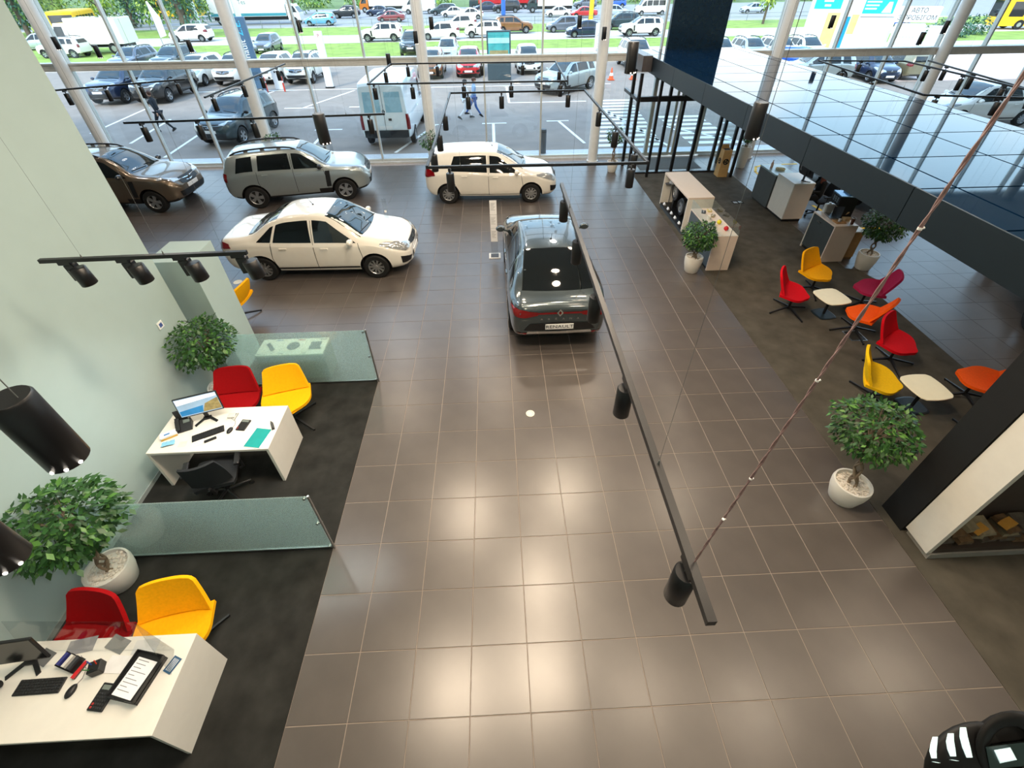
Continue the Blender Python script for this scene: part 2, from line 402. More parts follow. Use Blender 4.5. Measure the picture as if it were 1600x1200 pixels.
# ================================================================== CARS
def pchip(xs, ys):
    xs = np.array(xs, float); ys = np.array(ys, float); h = np.diff(xs); d = np.diff(ys)/h
    m = np.zeros(len(xs)); m[0] = d[0]; m[-1] = d[-1]
    for i in range(1, len(xs)-1):
        if d[i-1]*d[i] > 0:
            w1 = 2*h[i]+h[i-1]; w2 = h[i]+2*h[i-1]; m[i] = (w1+w2)/(w1/d[i-1]+w2/d[i])
    def f(x):
        x = min(max(x, xs[0]), xs[-1]); i = min(max(int(np.searchsorted(xs, x))-1, 0), len(h)-1)
        t = (x-xs[i])/h[i]; t2, t3 = t*t, t*t*t
        return float((2*t3-3*t2+1)*ys[i]+(t3-2*t2+t)*h[i]*m[i]+(-2*t3+3*t2)*ys[i+1]+(t3-t2)*h[i]*m[i+1])
    return f
def crom(P, n):
    out = []
    for i in range(len(P)-1):
        p0, p1, p2, p3 = P[max(i-1, 0)], P[i], P[i+1], P[min(i+2, len(P)-1)]
        for k in range(n):
            t = k/n
            out.append(tuple(0.5*((2*b)+(-a+c)*t+(2*a-5*b+4*c-d)*t*t+(-a+3*b-3*c+d)*t**3) for a, b, c, d in zip(p0, p1, p2, p3)))
    out.append(tuple(P[-1])); return out

carglass = M('car_glass', (16, 20, 22), 0.04, var=0.1, spec=0.8)
wsglass = M('windscreen_glass', (26, 36, 36), 0.04, var=0.1, spec=1.0)
lampred = M('lamp_red', (120, 8, 14), 0.15, var=0.15, coat=0.6)
lampclr = M('lamp_clear', (190, 194, 196), 0.12, 0.5, var=0.2, coat=1.0)
lampor = M('lamp_orange', (224, 110, 30), 0.2)
platem = M('plate_white', (236, 236, 234), 0.4, var=0.01)
platet = M('plate_ink', (30, 32, 40), 0.5)
seam_m = M('panel_gap', (26, 27, 28), 0.7)
rimm = M('alloy_rim', (176, 178, 180), 0.28, 0.8, var=0.05)
rimd = M('rim_dark', (40, 41, 43), 0.4, 0.5)
def paint(name, rgb, metal=0.0, rough=0.28, coat=1.0): return M('paint_' + name, rgb, rough, metal, var=0.015, coat=coat)
P_white = paint('white', (236, 232, 222)); P_silver = paint('silver', (168, 178, 178), 0.6, 0.3); P_brown = paint('brown', (112, 98, 82), 0.6, 0.3)
P_grey = paint('grey', (74, 84, 88), 0.6, 0.26); P_black = paint('black', (16, 18, 20)); P_navy = paint('navy', (28, 44, 72), 0.3)
P_red = paint('red', (190, 24, 30)); P_orange = paint('orange', (206, 116, 24), 0.3); P_blue = paint('sky_blue', (110, 178, 206), 0.3); P_dgreen = paint('dark_green', (38, 56, 60), 0.3)
P_maroon = paint('maroon', (130, 40, 44)); P_steelgrey = paint('steel_grey', (110, 116, 126), 0.5); P_olive = paint('olive', (150, 142, 112), 0.4); P_bronze = paint('bronze', (140, 92, 50), 0.4)
P_van = paint('van_white', (226, 236, 240)); P_cobalt = paint('cobalt', (30, 90, 190), 0.2); P_sgrey = paint('light_silver', (196, 206, 212), 0.5)

def wheel_parts(r, w, spokes, rim_mat, side):
    """tyre mesh around Y, rim facing `side` (-1: towards -Y)"""
    t = MB(); t.lathe([(r*.62, -w/2), (r*.9, -w/2), (r*.985, -w/2+.02), (r, -w/4), (r, w/4), (r*.985, w/2-.02), (r*.9, w/2), (r*.62, w/2), (r*.60, 0), (r*.62, -w/2)], n=28, axis='Y')
    q = MB(); y0 = side*(w/2-.005); yi = side*(w/2-.07)
    q.lathe([(0.001, yi), (r*.6, yi), (r*.62, yi)], n=24, axis='Y', mi=1)
    q.lathe([(r*.57, yi), (r*.57, y0-side*.012), (r*.60, y0), (r*.655, y0), (r*.655, y0-side*.02)], n=28, axis='Y')
    q.lathe([(0.001, y0-side*.005), (r*.13, y0-side*.008), (r*.16, y0-side*.035), (r*.16, yi)], n=14, axis='Y')
    for k in range(spokes):
        a = 2*math.pi*k/spokes; c, s_ = math.cos(a), math.sin(a)
        rot = Matrix(((c, 0, -s_), (0, 1, 0), (s_, 0, c)))
        hw0, hw1 = (.030, .052) if spokes <= 6 else (.018, .026)
        hw0 *= r/.31; hw1 *= r/.31
        P = []
        for (rr_, hw, yy_) in ((r*.12, hw0, y0-side*.02), (r*.6, hw1, y0-side*.012)):
            P.append([rot @ Vector((rr_, yy_, -hw)), rot @ Vector((rr_, yy_, hw)), rot @ Vector((rr_, yy_-side*.03, hw)), rot @ Vector((rr_, yy_-side*.03, -hw))])
        q.loft(P)
    # lathe with axis Y maps +z profile to -y: flip so `side` means world y
    return t, q

class Car: pass
def make_car(spec):
    s = spec; x0, x1 = s['x']
    top, belt, bot, wid, rfr = (pchip(*zip(*s[k])) for k in ('top', 'belt', 'bot', 'wid', 'roofw'))
    NS = s.get('ns', 64); xs = [x0 + (x1-x0)*(0.5-0.5*math.cos(math.pi*i/(NS-1)))*0.35 + (x1-x0)*(i/(NS-1))*0.65 for i in range(NS)]
    rings = []
    for x in xs:
        zb, zt, w = bot(x), top(x), wid(x); zs = min(belt(x), zt-0.02); wt = w*rfr(x); g = min(1.0, max(0.0, (zt-zs)/0.4))
        ws = w*.955
        P = [(0, zb), (w*.6, zb), (w*.86, zb+.01), (w*.965, zb+.09), (w, zb+.45*(zs-zb)), (w*.99, zs-.10*(zs-zb)), (ws, zs),
             (ws+(wt-ws)*.50, zs+(zt-zs)*.56), (wt+.012*g, zt-.075*g-.004), (wt*.93, zt-.022*g), (wt*.62, zt+.004), (0, zt+.018)]
        H = crom(P, 2)
        rings.append([(x, y, z) for y, z in H] + [(x, -y, z) for y, z in H[-2:0:-1]])
    b = MB(); b.loft(rings)
    me = b.mesh('body', [P_white, blackp], smooth=30)
    n0 = len(rings[0])
    # lower cladding / bumpers in black plastic
    cz = s.get('clad', 0)
    if cz:
        for p in me.polygons:
            if p.center.z < cz and (abs(p.normal.z) < .95 or p.center.z < .3): p.material_index = 1
    else:
        for p in me.polygons:
            if p.normal.z < -0.7: p.material_index = 1
    bo = bpy.data.objects.new('body', me); COL.objects.link(bo)
    bm = bmesh.new(); bm.from_mesh(me); bm.faces.ensure_lookup_table()
    bvh = BVHTree.FromBMesh(bm); bm.free()
    def near(p, off=.006):
        co, nn, i, d = bvh.find_nearest(Vector(p))
        if nn.dot(Vector(p)-co) < 0 and False: nn = -nn
        return co + nn*off
    def cast(p, d, off=.006):
        co, nn, i, dist = bvh.ray_cast(Vector(p), Vector(d))
        if co is None: return near(p, off)
        if nn.dot(Vector(d)) > 0: nn = -nn
        return co + nn*off
    def patch(A, B, n, m_, fn):
        """ruled patch between curves A(s), B(s)"""
        g = MB(); V = []
        for i in range(n+1):
            a, bb = Vector(A(i/n)), Vector(B(i/n))
            for j in range(m_+1): V.append(fn(a.lerp(bb, j/m_)))
        F = [(i*(m_+1)+j, (i+1)*(m_+1)+j, (i+1)*(m_+1)+j+1, i*(m_+1)+j+1) for i in range(n) for j in range(m_)]
        g.add(V, F); return g
    def poly(pts):
        pts = [Vector(p) for p in pts]
        def f(t):
            t = t*(len(pts)-1); i = min(int(t), len(pts)-2); return pts[i].lerp(pts[i+1], t-i)
        return f
    # wheel arches cut out of the shell
    r = s['r']; ar = s.get('arch', r*1.17); xf, xr = s['wb']/2, -s['wb']/2
    cut = MB()
    for xw in (xf, xr):
        for sd_ in (1, -1):
            W0 = wid(xw); cut.cyl((xw, sd_*(W0-.30), r*1.02), (xw, sd_*(W0+.3), r*1.02), ar, n=32)
    cme = cut.mesh('arch_cut', [blackp, blackp]); 
    for p in cme.polygons: p.material_index = 1
    co_ = bpy.data.objects.new('arch_cut', cme); COL.objects.link(co_)
    md = bo.modifiers.new('b', 'BOOLEAN'); md.object = co_; md.operation = 'DIFFERENCE'; md.solver = 'EXACT'
    dg = bpy.context.evaluated_depsgraph_get(); ev = bo.evaluated_get(dg)
    nm = bpy.data.meshes.new_from_object(ev); bo.modifiers.clear(); bo.data = nm; nm.name = 'body'
    bpy.data.objects.remove(co_); bpy.data.meshes.remove(cme)
    root = empty(s['name']); bo.parent = root
    K = dict(root=root, body=bo)
    def put(g, name, mat, smooth=True, par=root): return g.build(name, mat, par, smooth)
    # glass
    for (a0, a1, u0, u1) in s['side']:
        for sd_ in (1, -1):
            lo = lambda t: (a0+(a1-a0)*t, 2.5*sd_, belt(a0+(a1-a0)*t)+.03)
            hi = lambda t: (u0+(u1-u0)*t, 2.5*sd_, max(belt(u0+(u1-u0)*t)+.034, top(u0+(u1-u0)*t)-s.get('rail', .115)))
            put(patch(lo, hi, 10, 4, lambda p: cast(p, (0, -sd_, 0), .005)), 'side_window', carglass)
    xc, xr_ = s['ws']; wl0, wu0 = s['wsw']
    put(patch(lambda t: (xc - .10*(2*t-1)**2, wl0*(2*t-1), 3), lambda t: (xr_ - .03*(2*t-1)**2, wu0*(2*t-1), 3), 12, 8, lambda p: cast(p, (0, 0, -1), .005)), 'windshield', wsglass)
    if 'rwx' in s:
        xa, xb = s['rwx']; w0, w1 = s['rww']
        put(patch(lambda t: (xa + .06*(2*t-1)**2, w0*(2*t-1), 3), lambda t: (xb+.02*(2*t-1)**2, w1*(2*t-1), 3), 12, 8, lambda p: cast(p, (0, 0, -1), .005)), 'rear_window', carglass)
    if 'rwz' in s:
        za, zb_ = s['rwz']; w0, w1 = s['rww']
        put(patch(lambda t: (x0-2, w0*(2*t-1), za), lambda t: (x0-2, w1*(2*t-1), zb_), 12, 6, lambda p: cast(p, (1, 0, 0), .005)), 'rear_window', carglass)
    # lamps, grille, plates by nearest projection
    for sd_ in (1, -1):
        for (nm_, mt, A, B) in s['lamps']:
            f = lambda P: poly([(px, py*sd_, pz) for px, py, pz in P])
            put(patch(f(A), f(B), 14, 7, lambda p: near(p, .013)), nm_, mt)
    for (nm_, mt, A, B, both) in s.get('extra', ()):
        for sd_ in ((1, -1) if both else (1,)):
            f = lambda P: poly([(px, py*sd_, pz) for px, py, pz in P])
            put(patch(f(A), f(B), 14, 5, lambda p: near(p, .010)), nm_, mt)
    # door gaps
    sg = MB()
    for sd_ in (1, -1):
        for line in s['gaps']:
            f = poly([(px, 2.5*sd_, pz) for px, pz in line]); n = 14
            for i in range(n):
                a, bb = Vector(f(i/n)), Vector(f((i+1)/n)); d = (bb-a).normalized(); nrm = Vector((-d.z, 0, d.x))*.006
                q = [cast(v, (0, -sd_, 0), .004) for v in (a-nrm, bb-nrm, bb+nrm, a+nrm)]; sg.add(q, [(0, 1, 2, 3)])
    sg.build('panel_gap', seam_m, root)
    # handles, mirrors
    for xh in s['handles']:
        for sd_ in (1, -1):
            p = cast((xh, 2.5*sd_, belt(xh)-.10), (0, -sd_, 0), .012); g = MB(); g.bbx(p.x-.085, p.x+.085, p.y-.014, p.y+.014, p.z-.016, p.z+.016, .006)
            K.setdefault('handle', []).append(g.build('door_handle', s.get('handle_mat', P_white), root))
    xm = s['mirror']
    for sd_ in (1, -1):
        p = cast((xm, 2.5*sd_, belt(xm)+.05), (0, -sd_, 0), 0); g = MB()
        g.lathe([(.001, -.05), (.075, -.045), (.10, -.01), (.10, .03), (.07, .06), (.001, .065)], n=14, axis='X')
        g.v = [(x+p.x, y*1.05+p.y+sd_*.14, z*.72+p.z+.05) for x, y, z in g.v]
        g.cyl((p.x, p.y-.02*sd_, p.z), (p.x, p.y+.09*sd_, p.z+.03), .022, n=8)
        K.setdefault('mirror', []).append(g.build('wing_mirror', s.get('mirror_mat', P_white), root, smooth=True))
    # wheels
    for xw in (xf, xr):
        for sd_ in (1, -1):
            t, q = wheel_parts(r, s.get('tw', .2), s.get('spokes', 6), rimm, sd_)
            y = sd_*(wid(xw)-s.get('tw', .2)/2-.005)
            wobj = t.build('wheel', rubber, root, smooth=30, loc=(xw, y, r)); q.build('rim', [s.get('rim_mat', rimm), rimd], wobj, smooth=30)
    # roof rails
    if 'rails' in s:
        for sd_ in (1, -1):
            g = MB(); a, bb = s['rails']; n = 12; pts = []
            for i in range(n+1):
                x = a+(bb-a)*i/n; p = cast((x, sd_*wid(x)*rfr(x)*.90, 3), (0, 0, -1), 0); lift = .075*math.sin(math.pi*min(1, max(0, i/n)))**.35
                pts.append((p.x, p.y, p.z+lift-.005))
            g.tube(pts, .024, 8); g.build('roof_rail', blackp, root, smooth=True)
            g = MB()
            for i in (3, 6, 9): g.box((pts[i][0], pts[i][1], pts[i][2]-.03), (.12, .03, .07))
            g.build('rail_foot', s.get('railmat', rimm), root)
    # wipers, antenna
    g = MB()
    for y0_, y1_ in ((wl0*.85, wl0*.05), (wl0*.0, -wl0*.75)):
        g.tube([cast((xc-.05-.02*k, y0_+(y1_-y0_)*k/4, 3), (0, 0, -1), .014) for k in range(5)], .008, 5)
    g.build('wiper', blackm, root)
    if s.get('antenna'):
        xa = s['antenna']; p = cast((xa, 0, 3), (0, 0, -1), 0); g = MB(); g.cyl(p, p+Vector((-.10, 0, .17)), .006, .003, 6); g.ball(p, .022, 8); g.build('antenna', blackp, root)
    # diamond emblem
    if s.get('emblem'):
        for (ex, ez, sz, face) in s['emblem']:
            p = near((ex, 0, ez), .012); g = MB(); o = [(0, sz), (sz*.72, 0), (0, -sz), (-sz*.72, 0)]; ii = [(a_*.52, b_*.52) for a_, b_ in o]
            for k in range(4):
                a_, b_, c_, d_ = o[k], o[(k+1) % 4], ii[(k+1) % 4], ii[k]
                rg = lambda X: [(X, q[0], q[1]) for q in (a_, b_, c_, d_)]
                g.loft([rg(0), rg(.014*face)])
            g.build('diamond_emblem', chrome, root, loc=p)
    # plates
    for (px, pz, face, txt) in s.get('plates', ()):
        p = near((px, 0, pz), .012); g = MB(); g.bbx(-.011, .011, -.26, .26, -.056, .056, .004); pl = g.build('number_plate', platem, root, loc=p)
        if txt: text('plate_lettering', txt, .095, platet, pl, frame_matrix((.0125*face, 0, 0), (0, face, 0), (0, 0, 1)), .001, squeeze=1.25)
    K['near'] = near; K['cast'] = cast; K['put'] = put; K['patch'] = patch; K['poly'] = poly
    if 'post' in s: s['post'](K)
    root['tpl'] = 1; del root['tpl']
    K['spec'] = s
    return K

def repaint(root, mat, trim=None):
    for ch in root.children:
        b = ch.name.split('.')[0]
        if b == 'body' or (b in ('door_handle', 'wing_mirror') and (trim is None)) or b == 'cargo_box':
            ch.material_slots[0].link = 'OBJECT'; ch.material_slots[0].material = mat
        elif b in ('door_handle', 'wing_mirror') and trim is not None:
            ch.material_slots[0].link = 'OBJECT'; ch.material_slots[0].material = trim
def place(root, x, y, deg, z=0.0, label=None, cat='car', group=None, scale=1.0):
    root.location = (x, y, z); root.rotation_euler = (0, 0, R(deg))
    if scale != 1.0: root.scale = (scale,)*3
    return tag(root, label, cat, group)

def front_lamps(xe, z0, z1, wo, wi, wrap=.55):
    # headlight from the front edge back along the wing
    return ('headlight', lampclr, [(xe-.02, wi, z0+.03), (xe-.12, wo*.8, z0), (xe-wrap, wo+.02, z1-.05)], [(xe-.05, wi, z0+.10), (xe-.16, wo*.8, z1-.02), (xe-wrap, wo, z1)])

LOGAN = dict(name='sedan_car', x=(-2.23, 2.13), wb=2.634, r=.302, arch=.365, spokes=10, tw=.19,
    top=[(-2.23, .88), (-2.12, 1.01), (-1.70, 1.06), (-1.45, 1.10), (-1.0, 1.36), (-.55, 1.485), (0.0, 1.515), (.35, 1.475), (.72, 1.30), (1.12, 1.02), (1.30, .965), (1.75, .89), (2.02, .76), (2.13, .62)],
    belt=[(-2.23, .84), (-1.5, .95), (-.5, .93), (.5, .91), (1.2, .88), (2.13, .58)],
    bot=[(-2.23, .40), (-2.0, .26), (-1.5, .22), (1.5, .20), (1.95, .22), (2.13, .30)],
    wid=[(-2.23, .66), (-2.1, .77), (-1.7, .845), (-.8, .866), (.8, .868), (1.6, .84), (1.92, .76), (2.06, .64), (2.13, .52)],
    roofw=[(-2.23, .86), (-1.6, .82), (-1.2, .74), (-.6, .68), (.2, .66), (.6, .70), (1.1, .80), (1.6, .82), (2.13, .86)],
    side=[(-.92, -.05, -.80, -.08), (.02, .96, .02, .34), (-1.30, -.98, -.94, -.86)], rail=.11,
    ws=(1.16, .34), wsw=(.70, .53), rwx=(-1.56, -.80), rww=(.62, .52),
    lamps=[front_lamps(2.08, .60, .82, .72, .34, .62),
           ('taillight', lampred, [(-2.25, .42, .82), (-2.22, .66, .78), (-1.92, .86, .86)], [(-2.2, .42, .96), (-2.15, .68, .98), (-1.98, .84, .98)])],
    extra=[('grille', blackp, [(2.12, -.34, .66), (2.16, 0, .62), (2.12, .34, .66)], [(2.06, -.34, .74), (2.10, 0, .76), (2.06, .34, .74)], False),
           ('bumper_grille', blackp, [(2.12, -.42, .34), (2.15, 0, .33), (2.12, .42, .34)], [(2.12, -.36, .46), (2.15, 0, .47), (2.12, .36, .46)], False),
           ('fog_lamp_recess', blackp, [(2.06, .52, .36), (1.93, .74, .36)], [(2.07, .50, .46), (1.92, .76, .54)], True),
           ('side_moulding', blackp, [(-.95, .9, .30), (.95, .9, .30)], [(-.95, .9, .345), (.95, .9, .345)], True)],
    gaps=[[(-.02, .28), (-.02, 1.40)], [(1.02, .30), (1.06, .60), (1.0, .92)], [(-.95, .28), (-1.02, .60), (-.98, .9)], [(-1.02, .60), (-.98, .95)]],
    handles=(-.72, .22), mirror=.86, emblem=[(2.14, .70, .085, 1), (-2.24, .88, .06, -1)], antenna=-.1, plates=[(2.16, .42, 1, '')], handle_mat=blackp)
SANDERO = dict(name='hatchback_car', x=(-1.98, 2.10), wb=2.589, r=.302, arch=.36, spokes=10, tw=.19,
    top=[(-1.98, .98), (-1.93, 1.16), (-1.80, 1.36), (-1.62, 1.47), (-1.1, 1.515), (-.3, 1.53), (.2, 1.50), (.62, 1.34), (1.10, 1.03), (1.28, .97), (1.72, .90), (1.98, .77), (2.10, .62)],
    belt=[(-1.98, .92), (-1.2, .98), (0, .93), (1.2, .88), (2.10, .58)],
    bot=[(-1.98, .40), (-1.8, .26), (-1.4, .22), (1.4, .20), (1.92, .22), (2.10, .30)],
    wid=[(-1.98, .68), (-1.88, .78), (-1.5, .85), (-.6, .866), (.8, .866), (1.55, .84), (1.90, .76), (2.03, .64), (2.10, .52)],
    roofw=[(-1.98, .78), (-1.75, .72), (-1.2, .68), (0, .66), (.5, .69), (1.08, .80), (1.6, .82), (2.10, .86)],
    side=[(-1.22, -.06, -1.06, -.08), (.02, .94, .02, .30)], rail=.115,
    ws=(1.14, .28), wsw=(.70, .53), rwz=(1.06, 1.36), rww=(.58, .50),
    lamps=[front_lamps(2.05, .60, .82, .72, .34, .60),
           ('taillight', lampred, [(-2.0, .60, .84), (-1.9, .80, .84), (-1.66, .88, .90)], [(-1.98, .60, 1.06), (-1.9, .74, 1.10), (-1.70, .84, 1.04)])],
    extra=[('grille', blackp, [(2.09, -.34, .66), (2.13, 0, .62), (2.09, .34, .66)], [(2.03, -.34, .74), (2.07, 0, .76), (2.03, .34, .74)], False),
           ('bumper_grille', blackp, [(2.09, -.42, .34), (2.12, 0, .33), (2.09, .42, .34)], [(2.09, -.36, .46), (2.12, 0, .47), (2.09, .36, .46)], False),
           ('fog_lamp_recess', blackp, [(2.03, .52, .36), (1.90, .74, .36)], [(2.04, .50, .46), (1.89, .76, .54)], True)],
    gaps=[[(-.02, .28), (-.02, 1.40)], [(1.0, .30), (1.04, .60), (.98, .92)], [(-.90, .28), (-1.0, .50), (-1.14, .78), (-1.12, .98)], [(-1.0, .3), (1.0, .3)]],
    handles=(-.76, .20), mirror=.84, emblem=[(2.12, .70, .08, 1)], antenna=.1, plates=[(2.14, .42, 1, '')], handle_mat=M('handle_grey', (120, 112, 102), 0.4))
DUSTER = dict(name='suv_car', x=(-2.10, 2.16), wb=2.674, r=.345, arch=.405, spokes=5, tw=.215, clad=.40,
    top=[(-2.10, 1.06), (-2.05, 1.22), (-1.93, 1.46), (-1.78, 1.57), (-1.2, 1.63), (-.3, 1.645), (.1, 1.62), (.52, 1.44), (.92, 1.16), (1.08, 1.11), (1.6, 1.06), (1.98, .95), (2.16, .74)],
    belt=[(-2.10, 1.00), (-1.4, 1.10), (0, 1.07), (1.1, 1.02), (1.8, .94), (2.16, .68)],
    bot=[(-2.10, .46), (-1.95, .34), (-1.4, .27), (1.4, .25), (1.95, .30), (2.16, .42)],
    wid=[(-2.10, .74), (-2.0, .83), (-1.5, .90), (-.6, .885), (.7, .885), (1.5, .90), (1.92, .82), (2.08, .70), (2.16, .58)],
    roofw=[(-2.10, .80), (-1.85, .72), (-1.2, .69), (0, .68), (.4, .71), (.9, .82), (1.5, .84), (2.16, .88)],
    side=[(-1.06, -.12, -1.0, -.14), (-.04, .82, -.04, .26), (-1.70, -1.20, -1.58, -1.16)], rail=.12,
    ws=(1.0, .16), wsw=(.74, .57), rwz=(1.16, 1.46), rww=(.60, .52),
    lamps=[front_lamps(2.08, .82, .99, .76, .40, .42),
           ('taillight', lampred, [(-2.12, .66, .86), (-2.0, .84, .86)], [(-2.08, .66, 1.10), (-1.97, .82, 1.10)])],
    extra=[('grille', blackp, [(2.10, -.42, .74), (2.2, 0, .72), (2.10, .42, .74)], [(2.02, -.44, .93), (2.08, 0, .96), (2.02, .44, .93)], False),
           ('grille_bar', chrome, [(2.10, -.40, .80), (2.18, 0, .79), (2.10, .40, .80)], [(2.10, -.40, .825), (2.18, 0, .815), (2.10, .40, .825)], False),
           ('grille_bar', chrome, [(2.06, -.42, .87), (2.14, 0, .87), (2.06, .42, .87)], [(2.06, -.42, .895), (2.14, 0, .895), (2.06, .42, .895)], False),
           ('lower_bumper', blackp, [(2.12, -.62, .44), (2.2, 0, .42), (2.12, .62, .44)], [(2.12, -.66, .60), (2.2, 0, .58), (2.12, .66, .60)], False),
           ('skid_plate', steel, [(2.1, -.30, .34), (2.16, 0, .33), (2.1, .30, .34)], [(2.12, -.30, .42), (2.18, 0, .42), (2.12, .30, .42)], False),
           ('wing_insert', blackp, [(.80, .95, .50), (.94, .95, .50)], [(.84, .95, 1.0), (.98, .95, 1.0)], True)],
    gaps=[[(-.08, .40), (-.08, 1.5)], [(.84, .42), (.86, .72), (.80, 1.04)], [(-1.06, .45), (-1.14, .8), (-1.12, 1.1)]],
    handles=(-.90, .08), mirror=.72, emblem=[(2.18, .86, .10, 1)], rails=(-1.75, .12), plates=[(2.2, .66, 1, '')], mirror_mat=blackp)
ARKANA = dict(name='coupe_suv_car', x=(-2.27, 2.24), wb=2.721, r=.36, arch=.405, spokes=5, tw=.23, clad=.36, ns=72,
    top=[(-2.27, .98), (-2.2, 1.08), (-2.02, 1.10), (-1.85, 1.14), (-1.35, 1.38), (-.8, 1.525), (-.1, 1.57), (.3, 1.55), (.72, 1.38), (1.14, 1.12), (1.30, 1.08), (1.75, 1.02), (2.06, .90), (2.24, .70)],
    belt=[(-2.27, .94), (-1.6, 1.06), (-.5, 1.03), (1.1, .99), (1.8, .92), (2.24, .66)],
    bot=[(-2.27, .46), (-2.1, .32), (-1.5, .26), (1.5, .24), (2.0, .28), (2.24, .40)],
    wid=[(-2.27, .74), (-2.2, .82), (-1.9, .885), (-1.3, .915), (-.3, .90), (.7, .90), (1.5, .91), (1.95, .84), (2.14, .72), (2.24, .58)],
    roofw=[(-2.27, .90), (-2.0, .84), (-1.6, .74), (-1.0, .67), (-.2, .66), (.3, .68), (.7, .74), (1.14, .82), (1.6, .84), (2.24, .88)],
    side=[(-.98, -.06, -.90, -.08), (.02, .98, .02, .42), (-1.62, -1.06, -1.14, -.98)], rail=.115,
    ws=(1.18, .34), wsw=(.72, .55), rwx=(-1.88, -.92), rww=(.66, .55),
    lamps=[front_lamps(2.16, .76, .95, .76, .38, .45),
           ('taillight', lampred, [(-2.30, .40, .885), (-2.29, .62, .84), (-2.16, .84, .86), (-1.96, .92, .93)], [(-2.28, .40, .955), (-2.26, .62, .985), (-2.14, .82, 1.0), (-1.96, .90, 1.0)])],
    extra=[('light_bar', lampred, [(-2.3, -.42, .905), (-2.34, 0, .905), (-2.3, .42, .905)], [(-2.3, -.42, .945), (-2.34, 0, .945), (-2.3, .42, .945)], False),
           ('rear_bumper_insert', blackp, [(-2.3, -.66, .56), (-2.34, 0, .54), (-2.3, .66, .56)], [(-2.3, -.54, .70), (-2.34, 0, .72), (-2.3, .54, .70)], False),
           ('skid_plate', chrome, [(-2.28, -.62, .475), (-2.40, 0, .465), (-2.28, .62, .475)], [(-2.28, -.58, .535), (-2.40, 0, .515), (-2.28, .58, .535)], False),
           ('reflector', lampred, [(-2.28, .60, .47), (-2.18, .76, .48)], [(-2.28, .60, .50), (-2.18, .76, .51)], True),
           ('grille', blackp, [(2.2, -.40, .66), (2.26, 0, .64), (2.2, .40, .66)], [(2.1, -.40, .84), (2.18, 0, .86), (2.1, .40, .84)], False)],
    gaps=[[(-.02, .36), (-.02, 1.42)], [(1.04, .38), (1.08, .7), (1.02, 1.0)], [(-.96, .36), (-1.06, .75), (-1.02, 1.04)]],
    handles=(-.76, .16), mirror=.90, emblem=[(2.24, .80, .10, 1), (-2.30, .94, .082, -1)], antenna=-.62, plates=[(-2.34, .63, -1, 'RENAULT')], mirror_mat=blackp)
def arkana_post(K):
    near = K['near']
    p = near((-2.32, 0, .82), .012)
    for k, ch in enumerate('ARKANA'):
        y = .33 - .132*k; q = near((-2.32, y, .80), .010)
        text('badge_letter', ch, .065, chrome, K['root'], frame_matrix(q, (0, -1, 0), (0, 0, 1)), .003)
    for k in range(2):
        pass
ARKANA['post'] = arkana_post
VAN = dict(name='panel_van', x=(-2.75, 2.75), wb=3.5, r=.34, arch=.39, spokes=6, tw=.21, clad=.45, ns=60,
    top=[(-2.75, 2.36), (-2.70, 2.44), (-2.4, 2.48), (0, 2.50), (1.0, 2.48), (1.35, 2.36), (1.75, 1.85), (2.05, 1.38), (2.3, 1.22), (2.6, 1.08), (2.75, .86)],
    belt=[(-2.75, 1.32), (0, 1.32), (1.6, 1.25), (2.2, 1.14), (2.75, .80)],
    bot=[(-2.75, .46), (-2.4, .40), (2.3, .34), (2.75, .42)],
    wid=[(-2.75, .96), (-2.68, 1.0), (-1, 1.035), (1.2, 1.035), (2.0, 1.0), (2.5, .88), (2.75, .70)],
    roofw=[(-2.75, .86), (0, .86), (1.2, .84), (1.9, .82), (2.75, .86)],
    side=[(.85, 1.98, .95, 1.42)], rail=.42, ws=(2.10, 1.42), wsw=(.84, .74), rww=(.70, .66),
    lamps=[front_lamps(2.66, .86, 1.10, .84, .46, .50),
           ('taillight', lampred, [(-2.78, .86, .78), (-2.70, 1.0, .78)], [(-2.78, .86, 1.36), (-2.70, 1.0, 1.36)])],
    extra=[('grille', blackp, [(2.76, -.40, .72), (2.8, 0, .70), (2.76, .40, .72)], [(2.70, -.40, .96), (2.74, 0, .98), (2.70, .40, .96)], False),
           ('rear_bumper', blackp, [(-2.78, -.9, .46), (-2.82, 0, .46), (-2.78, .9, .46)], [(-2.78, -.9, .74), (-2.82, 0, .74), (-2.78, .9, .74)], False)],
    gaps=[[(.76, .5), (.76, 2.1)], [(2.02, .5), (2.0, 1.25)], [(-.6, .6), (-.6, 2.3)]],
    handles=(.92, -.4), mirror=1.85, emblem=[(2.76, .98, .11, 1), (-2.78, 1.46, .09, -1)], plates=[(-2.80, .86, -1, '')], handle_mat=blackp, mirror_mat=blackp)
def van_post(K):
    g = MB(); g.bx(-2.775, -2.762, -.006, .006, .75, 2.40); g.bx(-2.775, -2.762, -.90, .90, .74, .755)
    g.build('door_gap', seam_m, K['root'])
    for s_ in (1, -1):
        g = K['patch'](lambda t: (-4, s_*(.10+.66*t), 1.42), lambda t: (-4, s_*(.10+.62*t), 2.16), 6, 6, lambda p: K['cast'](p, (1, 0, 0), .006)); g.build('rear_door_glass', M('van_glass_pale', (150, 190, 206), 0.12, spec=.8), K['root'], smooth=True)  # pale blue paints the sky's reflection into the door glass
    g = MB(); g.bx(-2.79, -2.76, -.28, -.16, 1.12, 1.2); g.build('rear_handle', blackp, K['root'])
VAN['post'] = van_post
MINIBUS = dict(VAN, name='minibus', rwz=(1.50, 2.10), side=[(1.05, 1.98, 1.1, 1.42), (.10, .95, .10, .95), (-.95, 0.0, -.95, 0.0), (-2.1, -1.05, -2.1, -1.05)])
T_logan, T_sand, T_dust, T_ark, T_van, T_mini = [make_car(s) for s in (LOGAN, SANDERO, DUSTER, ARKANA, VAN, MINIBUS)]
